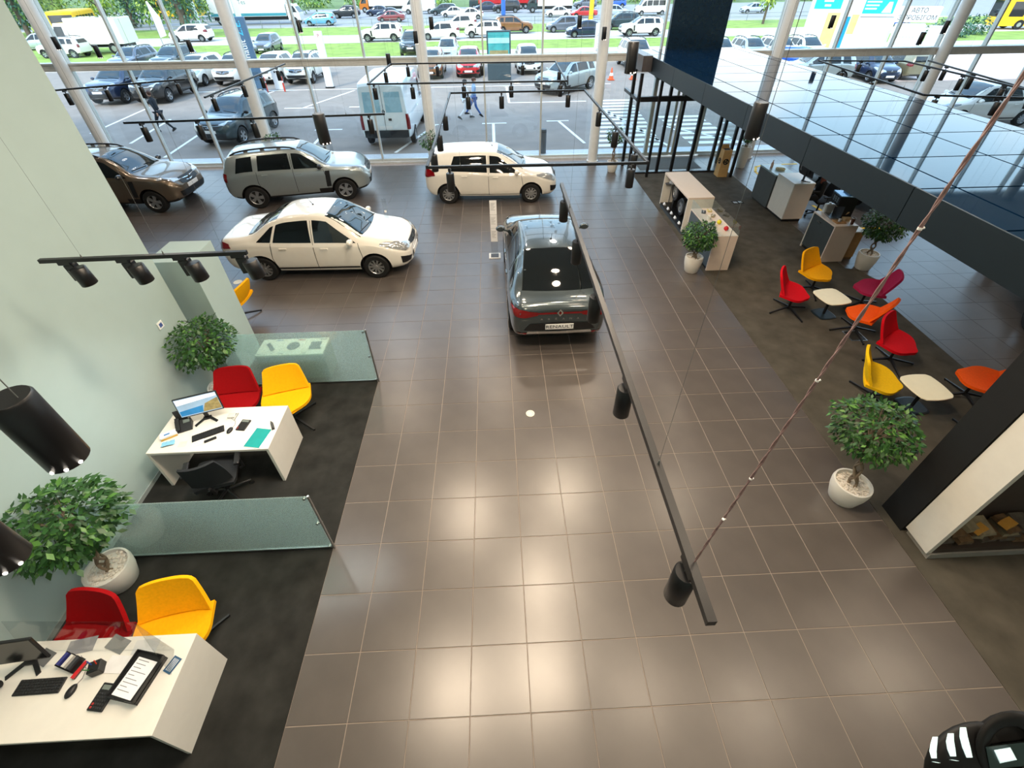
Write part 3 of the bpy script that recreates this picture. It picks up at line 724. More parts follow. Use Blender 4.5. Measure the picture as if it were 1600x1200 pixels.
def fresh(T, first=[set()]):
    k = T['root'].name
    if k not in first[0]: first[0].add(k); return T['root']
    return copy_tree(T['root'])
def car(T, x, y, deg, mat, label, trim=None, cat='car', group=None, scale=1.0):
    o = fresh(T); repaint(o, mat, trim); return place(o, x, y, deg, 0, label, cat, group, scale)
def heading(p, q): return math.degrees(math.atan2(q[1]-p[1], q[0]-p[0]))
def mid(a, b, deg, w):
    # wheel contact points of the near (right) side -> car centre
    t = R(deg); return ((a[0]+b[0])/2 - math.sin(t)*w, (a[1]+b[1])/2 + math.cos(t)*w)
h = heading((-3.95, 7.31), (-1.19, 7.26)); x, y = mid((-3.95, 7.31), (-1.19, 7.26), h, .80)
car(T_logan, x, y, h, P_white, 'white four-door sedan parked in the showroom in front of the silver car', group='showroom cars')
h = heading((.15, 11.71), (2.76, 11.63)); x, y = mid((.15, 11.71), (2.76, 11.63), h, .80)
car(T_sand, x, y, h, P_white, 'white hatchback parked indoors near the glass front, beyond the dark grey car', group='showroom cars')
h = heading((-6.0, 11.77), (-3.4, 12.28)); x, y = mid((-5.80, 11.80), (-3.2, 12.31), h, .80)
car(T_dust, x, y, h, P_silver, 'silver off-road car with black roof rails indoors behind the white sedan', trim=P_silver, group='showroom cars')
car(T_ark, 2.70, 6.52, 90.5, P_grey, 'dark grey coupe-like car seen from behind in the middle of the showroom', group='showroom cars')
car(T_dust, -10.15, 12.50, -2, P_brown, 'brown off-road car half hidden by the pale left wall', trim=P_black, group='showroom cars')
car(T_logan, 13.35, 12.05, 91, P_sgrey, 'light silver car behind the reception desks, half hidden by the dark canopy', group='showroom cars')
car(T_dust, 13.6, 5.2, 60, P_black, 'black car mostly hidden behind the dark canopy at the right edge', group='showroom cars')
for ch in T_dust['root'].children:
    if ch.name.split('.')[0] == 'wing_mirror': ch.material_slots[0].material = blackp
# ================================================================== TRACK LIGHTS AND PENDANTS
TZ = 3.6
wire_m = M('suspension_wire', (96, 100, 100), 0.6)
glint_m = M('led_dot', (255, 244, 230), 0.4, emit=6.0)  # glowing dots imitate window reflections on the pendant rims
spot_body = MB()
spot_body.lathe([(.001, 0), (.050, 0), (.056, -.008), (.056, -.25), (.050, -.258), (.046, -.25), (.044, -.235), (.001, -.23)], n=20)
spot_me = spot_body.mesh('spot_head', black, smooth=40)
ad = MB(); ad.bbx(-.018, .018, -.06, .06, 0, .045, .004); ad.cyl((0, 0, 0), (0, 0, -.05), .012, n=8); ad_me = ad.mesh('adapter', black)
def spot(parent, x, y, z, tilt=(0, 0), s=1.0):
    h = bpy.data.objects.new('spot_head', spot_me); COL.objects.link(h); h.parent = parent
    h.location = (x, y, z-.085); h.rotation_euler = (tilt[0], tilt[1], 0); h.scale = (s,)*3
    a = bpy.data.objects.new('adapter', ad_me); COL.objects.link(a); a.parent = parent; a.location = (x, y, z-.05)
def bar(mb, a, b, w=.036):
    a, b = Vector((a[0], a[1], 0)), Vector((b[0], b[1], 0)); d = b-a
    mb.box((a+b)/2, (d.length+w, w, w), math.atan2(d.y, d.x))
def track(label, pts, spots, closed=False, z=TZ, wires=True, far=False, w=.036):
    p0 = pts[0]; root = empty('ceiling_track', (p0[0], p0[1], z), label=label, cat='light track')
    segs = list(zip(pts[:-1], pts[1:])) + ([(pts[-1], pts[0])] if closed else [])
    for a, b in segs:
        m = MB(); bar(m, (a[0]-p0[0], a[1]-p0[1]), (b[0]-p0[0], b[1]-p0[1]), w); m.build('rail', black, root)
        if wires:
            L = math.hypot(b[0]-a[0], b[1]-a[1])
            for t in ((.15, .85) if L > 2.5 else (.2, .6, .9) if L < 2.2 else (.5,)):
                x, y = a[0]+(b[0]-a[0])*t-p0[0], a[1]+(b[1]-a[1])*t-p0[1]
                m = MB(); m.cyl((x, y, .0), (x, y, CEIL-z), .0010, n=5); m.cyl((x, y, .015), (x, y, .05), .008, .004, n=6); m.build('wire', wire_m, root)
    for sp in spots:
        k, t = sp[0], sp[1]; a, b = segs[k]; x, y = a[0]+(b[0]-a[0])*t-p0[0], a[1]+(b[1]-a[1])*t-p0[1]
        spot(root, x, y, 0, sp[2] if len(sp) > 2 else (0, 0))
    return root
track('long black track bar with spots hanging over the middle of the tiled floor', [(2.45, -1.66), (2.47, 3.3)], [(0, .045), (0, .287), (0, .51), (0, .72), (0, .935)], w=.04)
track('rectangular black track frame hanging over the white hatchback', [(.69, 4.1), (3.78, 4.06), (3.75, 9.2), (.68, 9.2)],
      [(0, .1), (0, .93), (1, .13), (1, .38), (1, .66), (2, .12), (2, .62), (2, .87), (3, .35), (3, .62), (3, .83)], closed=True)
track('straight black track with spots in front of the silver car and left columns', [(-5.25, 7.07), (-.48, 7.32)], [(0, .06), (0, .27), (0, .48), (0, .74), (0, .94)])
track('large black track frame near the glass above the white van', [(-1.44, 10.5), (3.5, 10.38), (3.6, 13.6), (-1.42, 13.77)],
      [(0, .03), (0, .22), (0, .48), (0, .72), (0, .97), (2, .2), (2, .45), (2, .72), (2, .9), (1, .6), (3, .3)], closed=True)
track('slanting black track running towards the glass beside the second column', [(-4.84, 9.3), (-4.75, 14.2)], [(0, .06), (0, .38), (0, .62), (0, .86)])
track('black track at the far left in front of the first column', [(-9.2, 10.45), (-6.55, 11.75)], [(0, .12), (0, .40), (0, .65), (0, .93)])
track('black track frame beyond the canopy at the right', [(10.75, 7.95), (13.2, 7.3), (13.6, 12.4), (11.3, 12.8)], [(0, .1), (0, .55), (1, .3), (1, .55), (1, .8), (3, .3), (3, .6), (2, .5)], closed=True)
track('straight black track beyond the canopy, farthest to the right', [(14.3, 12.4), (13.2, 7.6)], [(0, .2), (0, .45), (0, .7), (0, .9)])

# short track by the left wall: four tilted heads, each with a driver box
root = track('short black track with four twin-bodied spots beside the pale left wall', [(-2.72, 1.66), (-.83, 1.71)], [], w=.038)
drv = MB(); drv.bbx(-.05, .05, -.035, .035, -.17, 0, .008); drv_me = drv.mesh('driver_box', black)
for t in (.10, .385, .665, .955):
    x = 1.89*t
    a = bpy.data.objects.new('adapter', ad_me); COL.objects.link(a); a.parent = root; a.location = (x, .05*t, -.05); a.rotation_euler = (0, 0, R(90))
    d = bpy.data.objects.new('driver_box', drv_me); COL.objects.link(d); d.parent = root; d.location = (x+.02, .05*t+.02, -.05); d.rotation_euler = (0, R(-6), 0)
    hd = bpy.data.objects.new('spot_head', spot_me); COL.objects.link(hd); hd.parent = root; hd.location = (x+.13, .05*t-.05, -.06); hd.rotation_euler = (0, R(-8), 0); hd.scale = (1.25, 1.25, .72)
    m = MB(); m.cyl((x+.03, .05*t, -.1), (x+.13, .05*t-.05, -.12), .014, n=8); m.build('bracket', black, root)

def spot_light(p, aim, w, ang=110, col=(.96, 1.0, .97)):
    d = bpy.data.lights.new('spot_head_light', 'SPOT'); d.energy = w; d.spot_size = R(ang); d.spot_blend = 1.0; d.shadow_soft_size = .05; d.color = col
    o = bpy.data.objects.new('spot_head_light', d); COL.objects.link(o); o.location = p; o.rotation_euler = (Vector(aim)-Vector(p)).to_track_quat('-Z', 'Y').to_euler()
for k, t in enumerate((.10, .385, .665, .955)):
    spot_light((-2.72+1.89*t+.10, 1.60+.05*t, 3.28), (-2.9+.5*k, 1.2+.3*k, 0), 45)
spot_light((.44, -1.55, 4.6), (-3.0, .2, .8), 110, 80); spot_light((.36, -1.76, 4.45), (-2.2, -1.0, .7), 90, 70)
# pendants on wires
pend = MB(); pend.lathe([(.001, .0), (.068, 0), (.075, -.01), (.075, -.36), (.070, -.366), (.066, -.35), (.001, -.345)], n=24)
pend_me = pend.mesh('lamp_body', black, smooth=40)
led = MB()
for k in range(3):
    a = R(-95+38*k); led.ball((.074*math.cos(a), .074*math.sin(a), -.352), .008, 8)
glint_me = led.mesh('led', glint_m)
def pendant(x, y, z, label, s=1.0, group=None, top=None):
    root = empty('pendant_lamp', (x, y, z), label=label, cat='lamp', group=group)
    b = bpy.data.objects.new('lamp_body', pend_me); COL.objects.link(b); b.parent = root; b.scale = (s,)*3
    l = bpy.data.objects.new('led', glint_me); COL.objects.link(l); l.parent = root; l.scale = (s,)*3
    for dx in (-.04, .04):
        m = MB(); m.cyl((dx*s, 0, -.01), (dx*s, 0, (top or CEIL)-z), .0014, n=5); m.build('wire', wire_m, root)
    return root
pendant(-.28, 3.13, 4.52, 'black cylinder pendant hanging in front of the silver car', .86)
pendant(3.51, 4.63, 4.98, 'black cylinder pendant beside the left end of the dark canopy')
pendant(4.32, 2.54, 4.66, 'black cylinder pendant in front of the dark canopy fascia', .95)
for (x, y, z, lab) in ((-7.85, 15.0, 4.20, 'small black pendant in front of the parked white cars, left of the second column'), (-4.36, 15.2, 4.65, 'small black pendant level with the pale blue hatchback on the road'),
                     (-1.58, 14.4, 3.80, 'small black pendant at the left corner of the track frame near the glass'), (-.72, 14.9, 4.33, 'small black pendant against the third column'),
                     (-.2, 15.1, 4.68, 'small black pendant right of the third column'), (4.48, 15.0, 4.66, 'small black pendant left of the fourth column'), (5.26, 14.8, 4.36, 'small black pendant against the fourth column'),
                     (-10.76, 15.0, 4.10, 'small black pendant in front of the white box truck'), (-11.96, 15.1, 4.33, 'small black pendant near the first column'),
                     (12.49, 14.7, 4.57, 'small black pendant in front of the yellow poster stand'), (15.33, 14.3, 4.12, 'small black pendant in front of the used-car sign'), (16.04, 14.4, 4.40, 'small black pendant beside the column at far right')):
    pendant(x, y, z, lab, .95)

# big near spots at the frame's left and bottom right
def near_spot(x, y, z, s, label):
    return pendant(x, y, z, label, s)
near_spot(.436, -1.55, 4.90, .66, 'large black cylinder lamp close to the camera over the left wall')
near_spot(.36, -1.76, 4.76, .62, 'second large black cylinder lamp cut by the left picture edge')
# cord and clips on the long track
cord_m = M('twisted_cord', (128, 104, 102), 0.6, var=0.3, scale=60)
root = empty('hanging_cable', (2.46, -1.44, 3.62), label='pinkish twisted power cord with white clips rising from the long black track', cat='cable')
m = MB(); P0 = Vector((2.46, -1.44, 3.62)); P1 = Vector((2.762, -1.294, 5.407)); d = P1-P0
for ph in (0, math.pi):
    pts = []
    a = d.normalized().orthogonal().normalized(); b = d.normalized().cross(a)
    for k in range(90):
        t = k/89*1.25; bend = .012*math.exp(-((t-.12)/.1)**2)
        pts.append(d*t + (a*math.cos(k*.9+ph)+b*math.sin(k*.9+ph))*.0028 + a*bend)
    m.tube(pts, .003, 5)
m.build('twisted_wire', cord_m, root, smooth=True)
for t in (.175, .315, .58, .86):
    c = MB(); c.cyl((0, 0, -.003), (0, 0, .003), .006, n=10); c.cyl((.004, 0, 0), (.011, 0, .002), .003, n=6); o = c.build('clip', whitepl, root); o.location = d*t
root = empty('track_lamp', (2.60, -2.02, 4.60), label='large black rounded lamp with three white slots at the bottom right corner', cat='lamp')

def br_part():
    ex, ey = Vector((.999, -.0329, -.0143)), Vector((.0232, .6258, .7797)); C0 = Vector((1.6271, -2.36, 5.6797)); P = Vector((2.551, -2.19, 4.49))
    ez = (C0-P).normalized(); P = Vector((2.549, -2.189, 4.494))
    return ex, ey, ez, P
ex, ey, ez, P = br_part(); root.location = P
k_ = .00127
def L(px, py, h): return ex*((px-1530)*k_) + ey*((1150-py)*k_) + ez*h
EL = (1526, 1206, 84, 76, .05)
def surf(px, py, add=0.0):
    q = 1-((px-EL[0])/EL[2])**2-((py-EL[1])/EL[3])**2
    return L(px, py, EL[4]*math.sqrt(max(0, q))+add)
glossb = M('black_gloss', (10, 11, 13), 0.12, coat=0.8)
m = MB(); rings = []
for i in range(13):
    ph = math.pi*i/12; rings.append([L(EL[0]+EL[2]*max(.001, math.sin(ph))*math.cos(2*math.pi*j/28), EL[1]+EL[3]*max(.001, math.sin(ph))*math.sin(2*math.pi*j/28), EL[4]*math.cos(ph)) for j in range(28)])
m.loft(rings); m.build('housing', M('black_soft', (12, 13, 14), 0.6, spec=0.3), root, smooth=60)
m = MB(); rings = []
for i in range(33):
    t = 2*math.pi*i/32; rings.append([L(1580+(44+12*math.cos(p))*math.cos(t), 1172+(44+12*math.cos(p))*math.sin(t), .04+.018*math.sin(p)) for p in [2*math.pi*q/10 for q in range(10)]])
m.loft(rings, caps=False); m.build('ring', M('black_soft', (12, 13, 14), 0.6, spec=0.3), root, smooth=60)
m = MB(); rings = []
for i in range(9):
    ph = math.pi*i/8; rings.append([L(1584+70*max(.001, math.sin(ph))*math.cos(2*math.pi*j/24), 1172+58*max(.001, math.sin(ph))*math.sin(2*math.pi*j/24), .036*math.cos(ph)) for j in range(24)])
m.loft(rings); m.build('shoulder', M('black_soft', (12, 13, 14), 0.6, spec=0.3), root, smooth=60)
slotm = M('white_slot', (214, 236, 232), 0.3, var=0.12, scale=120, emit=0.75, ecol=(214, 236, 236))
def strip(name, pts, w, mat):
    m = MB(); rings = []
    for i, (px, py) in enumerate(pts):
        t = i/(len(pts)-1); ww = w*(1-.25*abs(2*t-1)**4)
        rings.append([surf(px-ww, py, .002), surf(px+ww, py, .002), surf(px+ww*.8, py, .006), surf(px-ww*.8, py, .006)])
    m.loft(rings); m.build(name, mat, root, smooth=30)
strip('light_slot', [(1462, 1154), (1460, 1165), (1459, 1176), (1461, 1187)], 6, slotm)
strip('light_slot', [(1487, 1149), (1486, 1161), (1488, 1173), (1491, 1184)], 6.5, slotm)
strip('light_slot', [(1506, 1140), (1507, 1154), (1511, 1170), (1516, 1186)], 6.5, slotm)
strip('light_dot', [(1459, 1192), (1464, 1193), (1469, 1194)], 3, slotm); strip('light_dot', [(1487, 1189), (1493, 1190), (1498, 1191)], 3, slotm)
m = MB(); m.loft([[L(1553, 1175, .062), L(1578, 1171, .062), L(1588, 1190, .062), L(1562, 1195, .062)], [L(1555, 1177, .068), L(1577, 1173, .068), L(1585, 1189, .068), L(1563, 1193, .068)]]); m.build('light_panel', slotm, root)
m = MB(); m.loft([[L(1553-14, 1168, .045), L(1610, 1160, .045), L(1612, 1200, .045), L(1545, 1205, .045)], [L(1541, 1170, .06), L(1608, 1163, .06), L(1609, 1198, .06), L(1547, 1203, .06)]]); m.build('panel_plate', M('plate_dark_green', (26, 44, 42), 0.4), root)
m = MB(); m.cyl(L(1600, 1150, -.02), L(1600, 1150, -.02)+Vector((0, 0, CEIL-P.z-.05)), .006, n=6); m.build('hanger', black, root)
# ================================================================== LOUNGE CHAIRS AND TABLES
def chair_mats(name, rgb): return M('felt_' + name, rgb, 0.85, var=0.06, scale=40, spec=0.15, bump=0.05)
C_yel = chair_mats('yellow', (246, 176, 10)); C_yel2 = chair_mats('lemon', (244, 196, 20)); C_red = chair_mats('red', (214, 12, 30)); C_ora = chair_mats('orange', (246, 92, 14)); C_mag = chair_mats('magenta', (170, 34, 76)); C_dred = chair_mats('dark_red', (150, 8, 14)); C_pink = chair_mats('pink', (206, 60, 104))
def shell(rows, th, flat=False):
    """closed shell from rows of (centre, half width, edge lift) along the seat; each row is a list of points"""
    top = rows; n = len(top[0]); V = [p for r in top for p in r]
    m = len(top); F = []
    V2 = []
    for i in range(m):
        for j in range(n):
            p = Vector(top[i][j]); a = Vector(top[min(i+1, m-1)][j])-Vector(top[max(i-1, 0)][j]); b = Vector(top[i][min(j+1, n-1)])-Vector(top[i][max(j-1, 0)])
            nn = Vector((0, 0, 1)) if flat else a.cross(b).normalized(); V2.append(p-nn*th)
    g = MB(); N = m*n
    for i in range(m-1):
        for j in range(n-1):
            a = i*n+j; F.append((a, a+1, a+n+1, a+n)); F.append((N+a, N+a+n, N+a+n+1, N+a+1))
    for i in range(m-1):
        for j in (0, n-1):
            a = i*n+j; F.append((a, a+n, N+a+n, N+a))
    for j in range(n-1):
        for i in (0, m-1):
            a = i*n+j; F.append((a, a+1, N+a+1, N+a))
    g.add(V+V2, F); return g
def make_chair(seat_h=.44):
    root = empty('lounge_chair')
    # seat faces +X: rounded front, dished
    rows = []; nu = 13
    for i in range(12):
        t = i/11; x = .25-.49*t            # front -> crease
        hw = .335*min(1, math.sqrt(max(0.0, 1-((.0 if t > .55 else (.55-t)/.55))**2.2))) if t < .55 else .335-.02*(t-.55)
        hw = max(hw, .10)
        rows.append([(x - .05*(2*j/(nu-1)-1)**2*(1-t), hw*(2*j/(nu-1)-1), seat_h - .015 + .02*(1-t)*(-1 if t < .2 else 1)*0 + .05*abs(2*j/(nu-1)-1)**2.5*t - .02*(1-t)**3) for j in range(nu)])
    shell(rows, .045, True).build('seat', C_yel, root, smooth=50)
    rows = []
    for i in range(9):
        t = i/8; x = -.235-.14*t - .01*math.sin(t*3); z = seat_h-.01+.38*t
        hw = .325-.085*t
        if t > .9: hw -= .02
        rows.append([(x + .05*abs(2*j/(nu-1)-1)**2.5*(1-.5*t), hw*(2*j/(nu-1)-1), z + .03*abs(2*j/(nu-1)-1)**2.5*(1-t) - (.015*abs(2*j/(nu-1)-1)**4 if t > .9 else 0)) for j in range(nu)])
    shell(rows, .035).build('backrest', C_yel, root, smooth=50)
    m = MB(); m.cyl((0, 0, .10), (0, 0, seat_h-.09), .021, n=10); m.box((0, 0, seat_h-.075), (.26, .22, .02)); m.build('column', blackp, root)
    m = MB(); m.cyl((0, 0, .07), (0, 0, .125), .038, .026, 12); m.build('hub', blackp, root)
    for k in range(4):
        a = R(45+90*k); c, s = math.cos(a), math.sin(a); m = MB()
        m.loft([[(.02*c-w*s, .02*s+w*c, z) for w, z in ((-.016, .085), (.016, .085), (.016, .12), (-.016, .12))], [(.40*c-w*s, .40*s+w*c, z) for w, z in ((-.010, .012), (.010, .012), (.010, .032), (-.010, .032))]])
        m.cyl((.385*c, .385*s, .006), (.385*c, .385*s, .016), .013, n=8); m.build('leg', blackp, root)
    return root
CH0 = make_chair(); used = []
def chair(x, y, deg, mat, label, group, z=.006, base=None):
    o = CH0 if not used else copy_tree(CH0); used.append(o)
    for ch in o.children:
        if ch.name.split('.')[0] in ('seat', 'backrest'): ch.material_slots[0].link = 'OBJECT'; ch.material_slots[0].material = mat
    return place(o, x, y, deg, z, label, 'chair', group, 1.1)
g_ = 'coloured lounge chairs on the dark carpet'
chair(8.70, 6.05, -62, C_yel, 'yellow lounge chair on the grey carpet in front of the coffee counter', g_)
chair(7.78, 5.32, -34, C_red, 'red lounge chair with its back to the tiled aisle, beside the first white table', g_)
chair(9.42, 5.42, 148, C_mag, 'magenta lounge chair beside the blue-lit tiles behind the first white table', g_)
chair(8.70, 4.55, 128, C_ora, 'orange lounge chair in front of the first white table, turned away from the camera', g_)
chair(8.76, 3.60, -55, C_red, 'red lounge chair behind the second white table, crossed by the cord', g_)
chair(7.84, 2.72, -34, C_yel2, 'lemon yellow lounge chair with its back to the aisle, beside the second white table', g_)
chair(9.40, 2.68, 128, C_ora, 'orange lounge chair half hidden by the black portal leg', g_)
chair(8.82, 1.78, 130, C_pink, 'pink lounge chair of which only the seat edge shows beside the black portal leg', g_)
def low_table(x, y, rz, label):
    root = empty('coffee_table', (x, y, .006), rz, label, 'table', 'white low tables between the lounge chairs')
    def sq(h, bul, z, n=10):
        pts = []
        for k in range(4):
            a = R(45+90*k); b = R(135+90*k); A = Vector((h*1.38*math.cos(a), h*1.38*math.sin(a))); B = Vector((h*1.38*math.cos(b), h*1.38*math.sin(b)))
            for i in range(n):
                t = i/n; p = A.lerp(B, t); q = p.normalized()*bul*math.sin(math.pi*t); c = min(1, .93+.07*math.sin(math.pi*t)*3); p = p*min(1.0, c)+q; pts.append((p.x, p.y, z))
        return pts
    m = MB(); m.loft([sq(.26, .028, .425), sq(.27, .03, .432), sq(.27, .03, .445), sq(.265, .029, .45)]); m.build('table_top', M('cream_top', (250, 244, 214), 0.4, var=0.02), root)
    m = MB(); m.cyl((0, 0, .02), (0, 0, .426), .026, n=14); m.build('pedestal', blackp, root)
    m = MB(); m.loft([sq(.185, .02, 0), sq(.185, .02, .012), sq(.16, .018, .022)]); m.build('base_plate', M('base_steelblue', (44, 56, 64), 0.4, 0.5), root)
low_table(8.47, 5.16, R(8), 'white square low table among the first group of lounge chairs')
low_table(8.43, 2.54, R(4), 'white square low table beside the lemon yellow lounge chair')
g_ = 'visitor chairs at the white desks'
chair(-1.78, 2.74, -75, C_yel, 'yellow visitor chair behind the farther white desk', g_)
chair(-2.60, 2.74, -84, C_dred, 'dark red visitor chair behind the farther white desk, beside the monitor', g_)
chair(-1.82, -.53, -80, C_yel, 'yellow visitor chair behind the nearest white desk', g_)
chair(-2.62, -.60, -98, C_dred, 'dark red visitor chair behind the nearest white desk', g_)
chair(-3.92, 5.72, 172, C_yel, 'yellow chair standing on tiles behind the white pillar', g_, z=0.0)
low_table(-4.75, 6.1, 0.2, 'white table partly hidden behind the white pillar')

# ------------------------------------------------------------------ potted ficus with braided trunk
leafm = M('ficus_leaf', (40, 80, 32), 0.45, var=0.45, scale=3.5); leafm2 = M('ficus_leaf_light', (80, 126, 52), 0.45, var=0.3, scale=4)
barkm = M('bark', (128, 112, 92), 0.8, var=0.25, scale=20); potm = M('pot_white', (228, 226, 218), 0.4, var=0.02); pebm = M('pebble_white', (224, 216, 204), 0.7, var=0.15, scale=30)
def leaves(mb, c, rad, n, size, rr, squash=.85, xmin=None):
    for k in range(n):
        while True:
            p = Vector((rr.uniform(-1, 1), rr.uniform(-1, 1), rr.uniform(-1, 1)))
            l = p.length
            if l <= 1 and rr.random() < .25+.75*l**2: break
        bump_ = 1+.22*noise.noise(p*2.3+Vector(c))
        q = Vector(c)+Vector((p.x*rad*bump_, p.y*rad*bump_, p.z*rad*squash*bump_))
        d = (p.normalized()*.7+Vector((rr.uniform(-1, 1), rr.uniform(-1, 1), rr.uniform(-1.2, .4)))*.8).normalized(); up = Vector((rr.uniform(-.5, .5), rr.uniform(-.5, .5), 1)).normalized()
        s = d.cross(up).normalized(); up = s.cross(d); L_ = size*rr.uniform(.7, 1.25); w = L_*.26
        if xmin is not None and min(q.x, (q+d*L_).x) < xmin+.03: continue
        mb.add([q, q+d*L_*.45+s*w-up*.1*L_, q+d*L_-up*.25*L_, q+d*L_*.45-s*w-up*.1*L_], [(0, 1, 2), (0, 2, 3)], mi=1 if rr.random() < .22 else 0)
def ficus(x, y, z, label, pot_r, pot_h, trunk_h, crown_r, seed, lean=(0, 0), nleaf=900, leaf=.075, braided=True, z0=0.0, squash=.85, xmin=None):
    rr = random.Random(seed); root = empty('potted_ficus', (x, y, z0), label=label, cat='plant')
    m = MB(); m.lathe([(.001, 0), (pot_r*.66, 0), (pot_r*.74, .02), (pot_r*.94, pot_h*.55), (pot_r, pot_h*.85), (pot_r*.97, pot_h), (pot_r*.88, pot_h), (pot_r*.86, pot_h-.05), (.001, pot_h-.05)], n=32); m.build('pot', potm, root, smooth=35)
    m = MB()
    for k in range(150):
        a = rr.uniform(0, 6.28); q = pot_r*.84*math.sqrt(rr.random()); m.ball((q*math.cos(a), q*math.sin(a), pot_h-.05+rr.uniform(0, .02)), rr.uniform(.012, .022), 6, .7)
    tag(m.build('pebbles', pebm, root, smooth=True), kind='stuff')
    T = lambda t: Vector((lean[0]*t, lean[1]*t, pot_h-.06+trunk_h*t))
    for s in range(4 if braided else 2):
        pts = []
        for k in range(28):
            t = k/27; w = (.045 if braided else .012)*(1-.25*t)*(1 if t < .95 else .8)
            a = (3.2*math.pi*t if s % 2 else -3.2*math.pi*t)+s*math.pi/2
            pts.append(T(t)+Vector((w*math.cos(a), w*math.sin(a), 0)))
        m = MB(); m.tube(pts, [.017*(1-.3*k/27) for k in range(28)], 7); m.build('trunk_stem', barkm, root, smooth=True)
    top = T(1.0); cc = top+Vector((lean[0]*.25, lean[1]*.25, crown_r*squash*.55))
    m = MB()
    for k in range(14):
        p = Vector((rr.gauss(0, 1), rr.gauss(0, 1), rr.uniform(.1, 1.3))).normalized(); e = cc+p*crown_r*.6
        if xmin is not None and e.x < xmin+.05: continue
        m.tube([top-Vector((0, 0, .05)), top.lerp(e, .5)+Vector((0, 0, .04)), e], [.012, .008, .003], 5)
    m.build('branches', barkm, root, smooth=True)
    m = MB(); leaves(m, cc, crown_r, nleaf, leaf, rr, squash, xmin); tag(m.build('foliage', [leafm, leafm2], root), kind='stuff')
    return root
ficus(-3.05, .28, 0, 'leafy ficus in a white pebble-topped pot between the nearest desk and glass screen', .24, .36, .72, .48, 11, lean=(.03, .05), nleaf=1900, leaf=.088, z0=.006, xmin=-.40)
ficus(-3.08, 3.30, 0, 'leafy ficus in a white pot by the pale wall, behind the farther white desk', .23, .36, .72, .45, 12, lean=(.02, .05), nleaf=1700, z0=.006, xmin=-.37)
ficus(6.26, .95, 0, 'leafy ficus with latticed trunk in a white pot beside the black portal leg', .235, .36, .76, .46, 13, lean=(-.03, .14), nleaf=1500, leaf=.075, squash=.75)
ficus(6.32, 7.10, 0, 'leafy ficus in a white pot in front of the glass-topped vitrine', .21, .40, .42, .37, 14, nleaf=1600)
ficus(10.50, 6.98, 0, 'leafy ficus with braided trunk in a tapered white pot beside the coffee counter', .22, .42, .60, .42, 15, nleaf=1900)
ficus(-6.15, 14.95, 0, 'small ficus behind the silver car at the second column', .2, .38, .62, .36, 16, nleaf=500, leaf=.09)
ficus(-.62, 14.75, 0, 'small ficus at the third column behind the white hatchback', .2, .38, .62, .36, 17, nleaf=500, leaf=.09)
ficus(5.92, 14.30, 0, 'slim ficus with a braided stem beside the fourth column', .2, .38, .80, .32, 18, nleaf=600, leaf=.08)
ficus(10.75, 14.4, 0, 'slim ficus in a tall white pot at the right post of the entrance vestibule', .2, .75, .30, .25, 19, nleaf=400)
# ================================================================== GLASS SCREENS, DESKS
def screen(y, x0, label):
    root = empty('glass_screen', (x0, y, .006), label=label, cat='screen'); L = -.60-x0
    m = MB(); m.bx(0, L, -.006, .006, .03, 1.16); m.build('pane', frost_m, root)
    m = MB(); m.bx(0, L, -.012, .012, .0, .045); m.build('bottom_rail', steel, root)
    m = MB(); m.cyl((L+.02, 0, 0), (L+.02, 0, 1.17), .013, n=12); m.build('post', steel, root)
    for z in (.05, .6, 1.13):
        m = MB(); m.cyl((L-.03, -.018, z), (L-.03, .018, z), .016, n=10); m.cyl((L-.03, 0, z), (L+.02, 0, z), .009, n=8); m.ball((L+.02, 0, z+.02), .018, 8); m.build('clamp', steel, root)
    return root
screen(.57, -3.42, 'glass screen with steel post between the two desks, behind the large ficus')
screen(3.61, -3.06, 'glass screen with steel post in front of the three-door cabinet')
def desk(x0, x1, y0, y1, label):
    root = empty('desk', (x0, y0, .006), label=label, cat='desk'); w, d, h = x1-x0, y1-y0, .737
    m = MB(); m.bbx(0, w, 0, d, h-.038, h, .003); m.build('desk_top', white, root)
    for a in (0, w-.038):
        m = MB(); m.bx(a+.001, a+.037, .002, d-.002, 0, h-.038); m.build('side_panel', white, root)
    m = MB(); m.bx(.04, w-.04, d-.2, d-.18, .30, h-.04); m.build('modesty_panel', white, root)
    return root
desk(-3.38, -1.41, -1.36, -.60, 'nearest white desk with panel legs, laden with a paper tray and calculator')
desk(-3.17, -1.55, 1.60, 2.39, 'farther white desk with a lit monitor and a teal folder on it')
DZ = .745
key_m = M('key', (34, 35, 37), 0.6)
def keyboard(x, y, rz, label, w=.40, d=.12):
    root = empty('keyboard', (x, y, DZ), R(rz), label, 'keyboard'); m = MB(); m.bbx(-w/2, w/2, -d/2, d/2, 0, .014, .004); m.build('case', blackp, root)
    m = MB(); n = 15
    for r_ in range(5):
        for c in range(n):
            m.box((-w/2+.018+c*(w-.036)/(n-1), -d/2+.016+r_*(d-.032)/4, .017), ((w-.05)/n*.92, (d-.02)/5*.82, .006), taper=.85)
    tag(m.build('keys', key_m, root), kind='stuff'); return root
def mouse(x, y, rz, label):
    root = empty('computer_mouse', (x, y, DZ), R(rz), label, 'mouse'); m = MB()
    m.lathe([(.001, 0), (.03, 0), (.034, .01), (.03, .024), (.016, .034), (.001, .036)], n=16); m.v = [(a, b*1.7, c) for a, b, c in m.v]; m.build('shell', blackp, root, smooth=True)
    m = MB(); m.cyl((-.004, .03, .032), (.004, .03, .032), .006, n=8); m.build('scroll_wheel', rimd, root)
    m = MB(); m.tube([(0, .05, .006), (.01, .10, .004), (-.02, .17, .004), (-.10, .21, .004), (-.16, .25, .004)], .003, 5); m.build('cable', M('cable_grey', (120, 118, 116), 0.6), root)
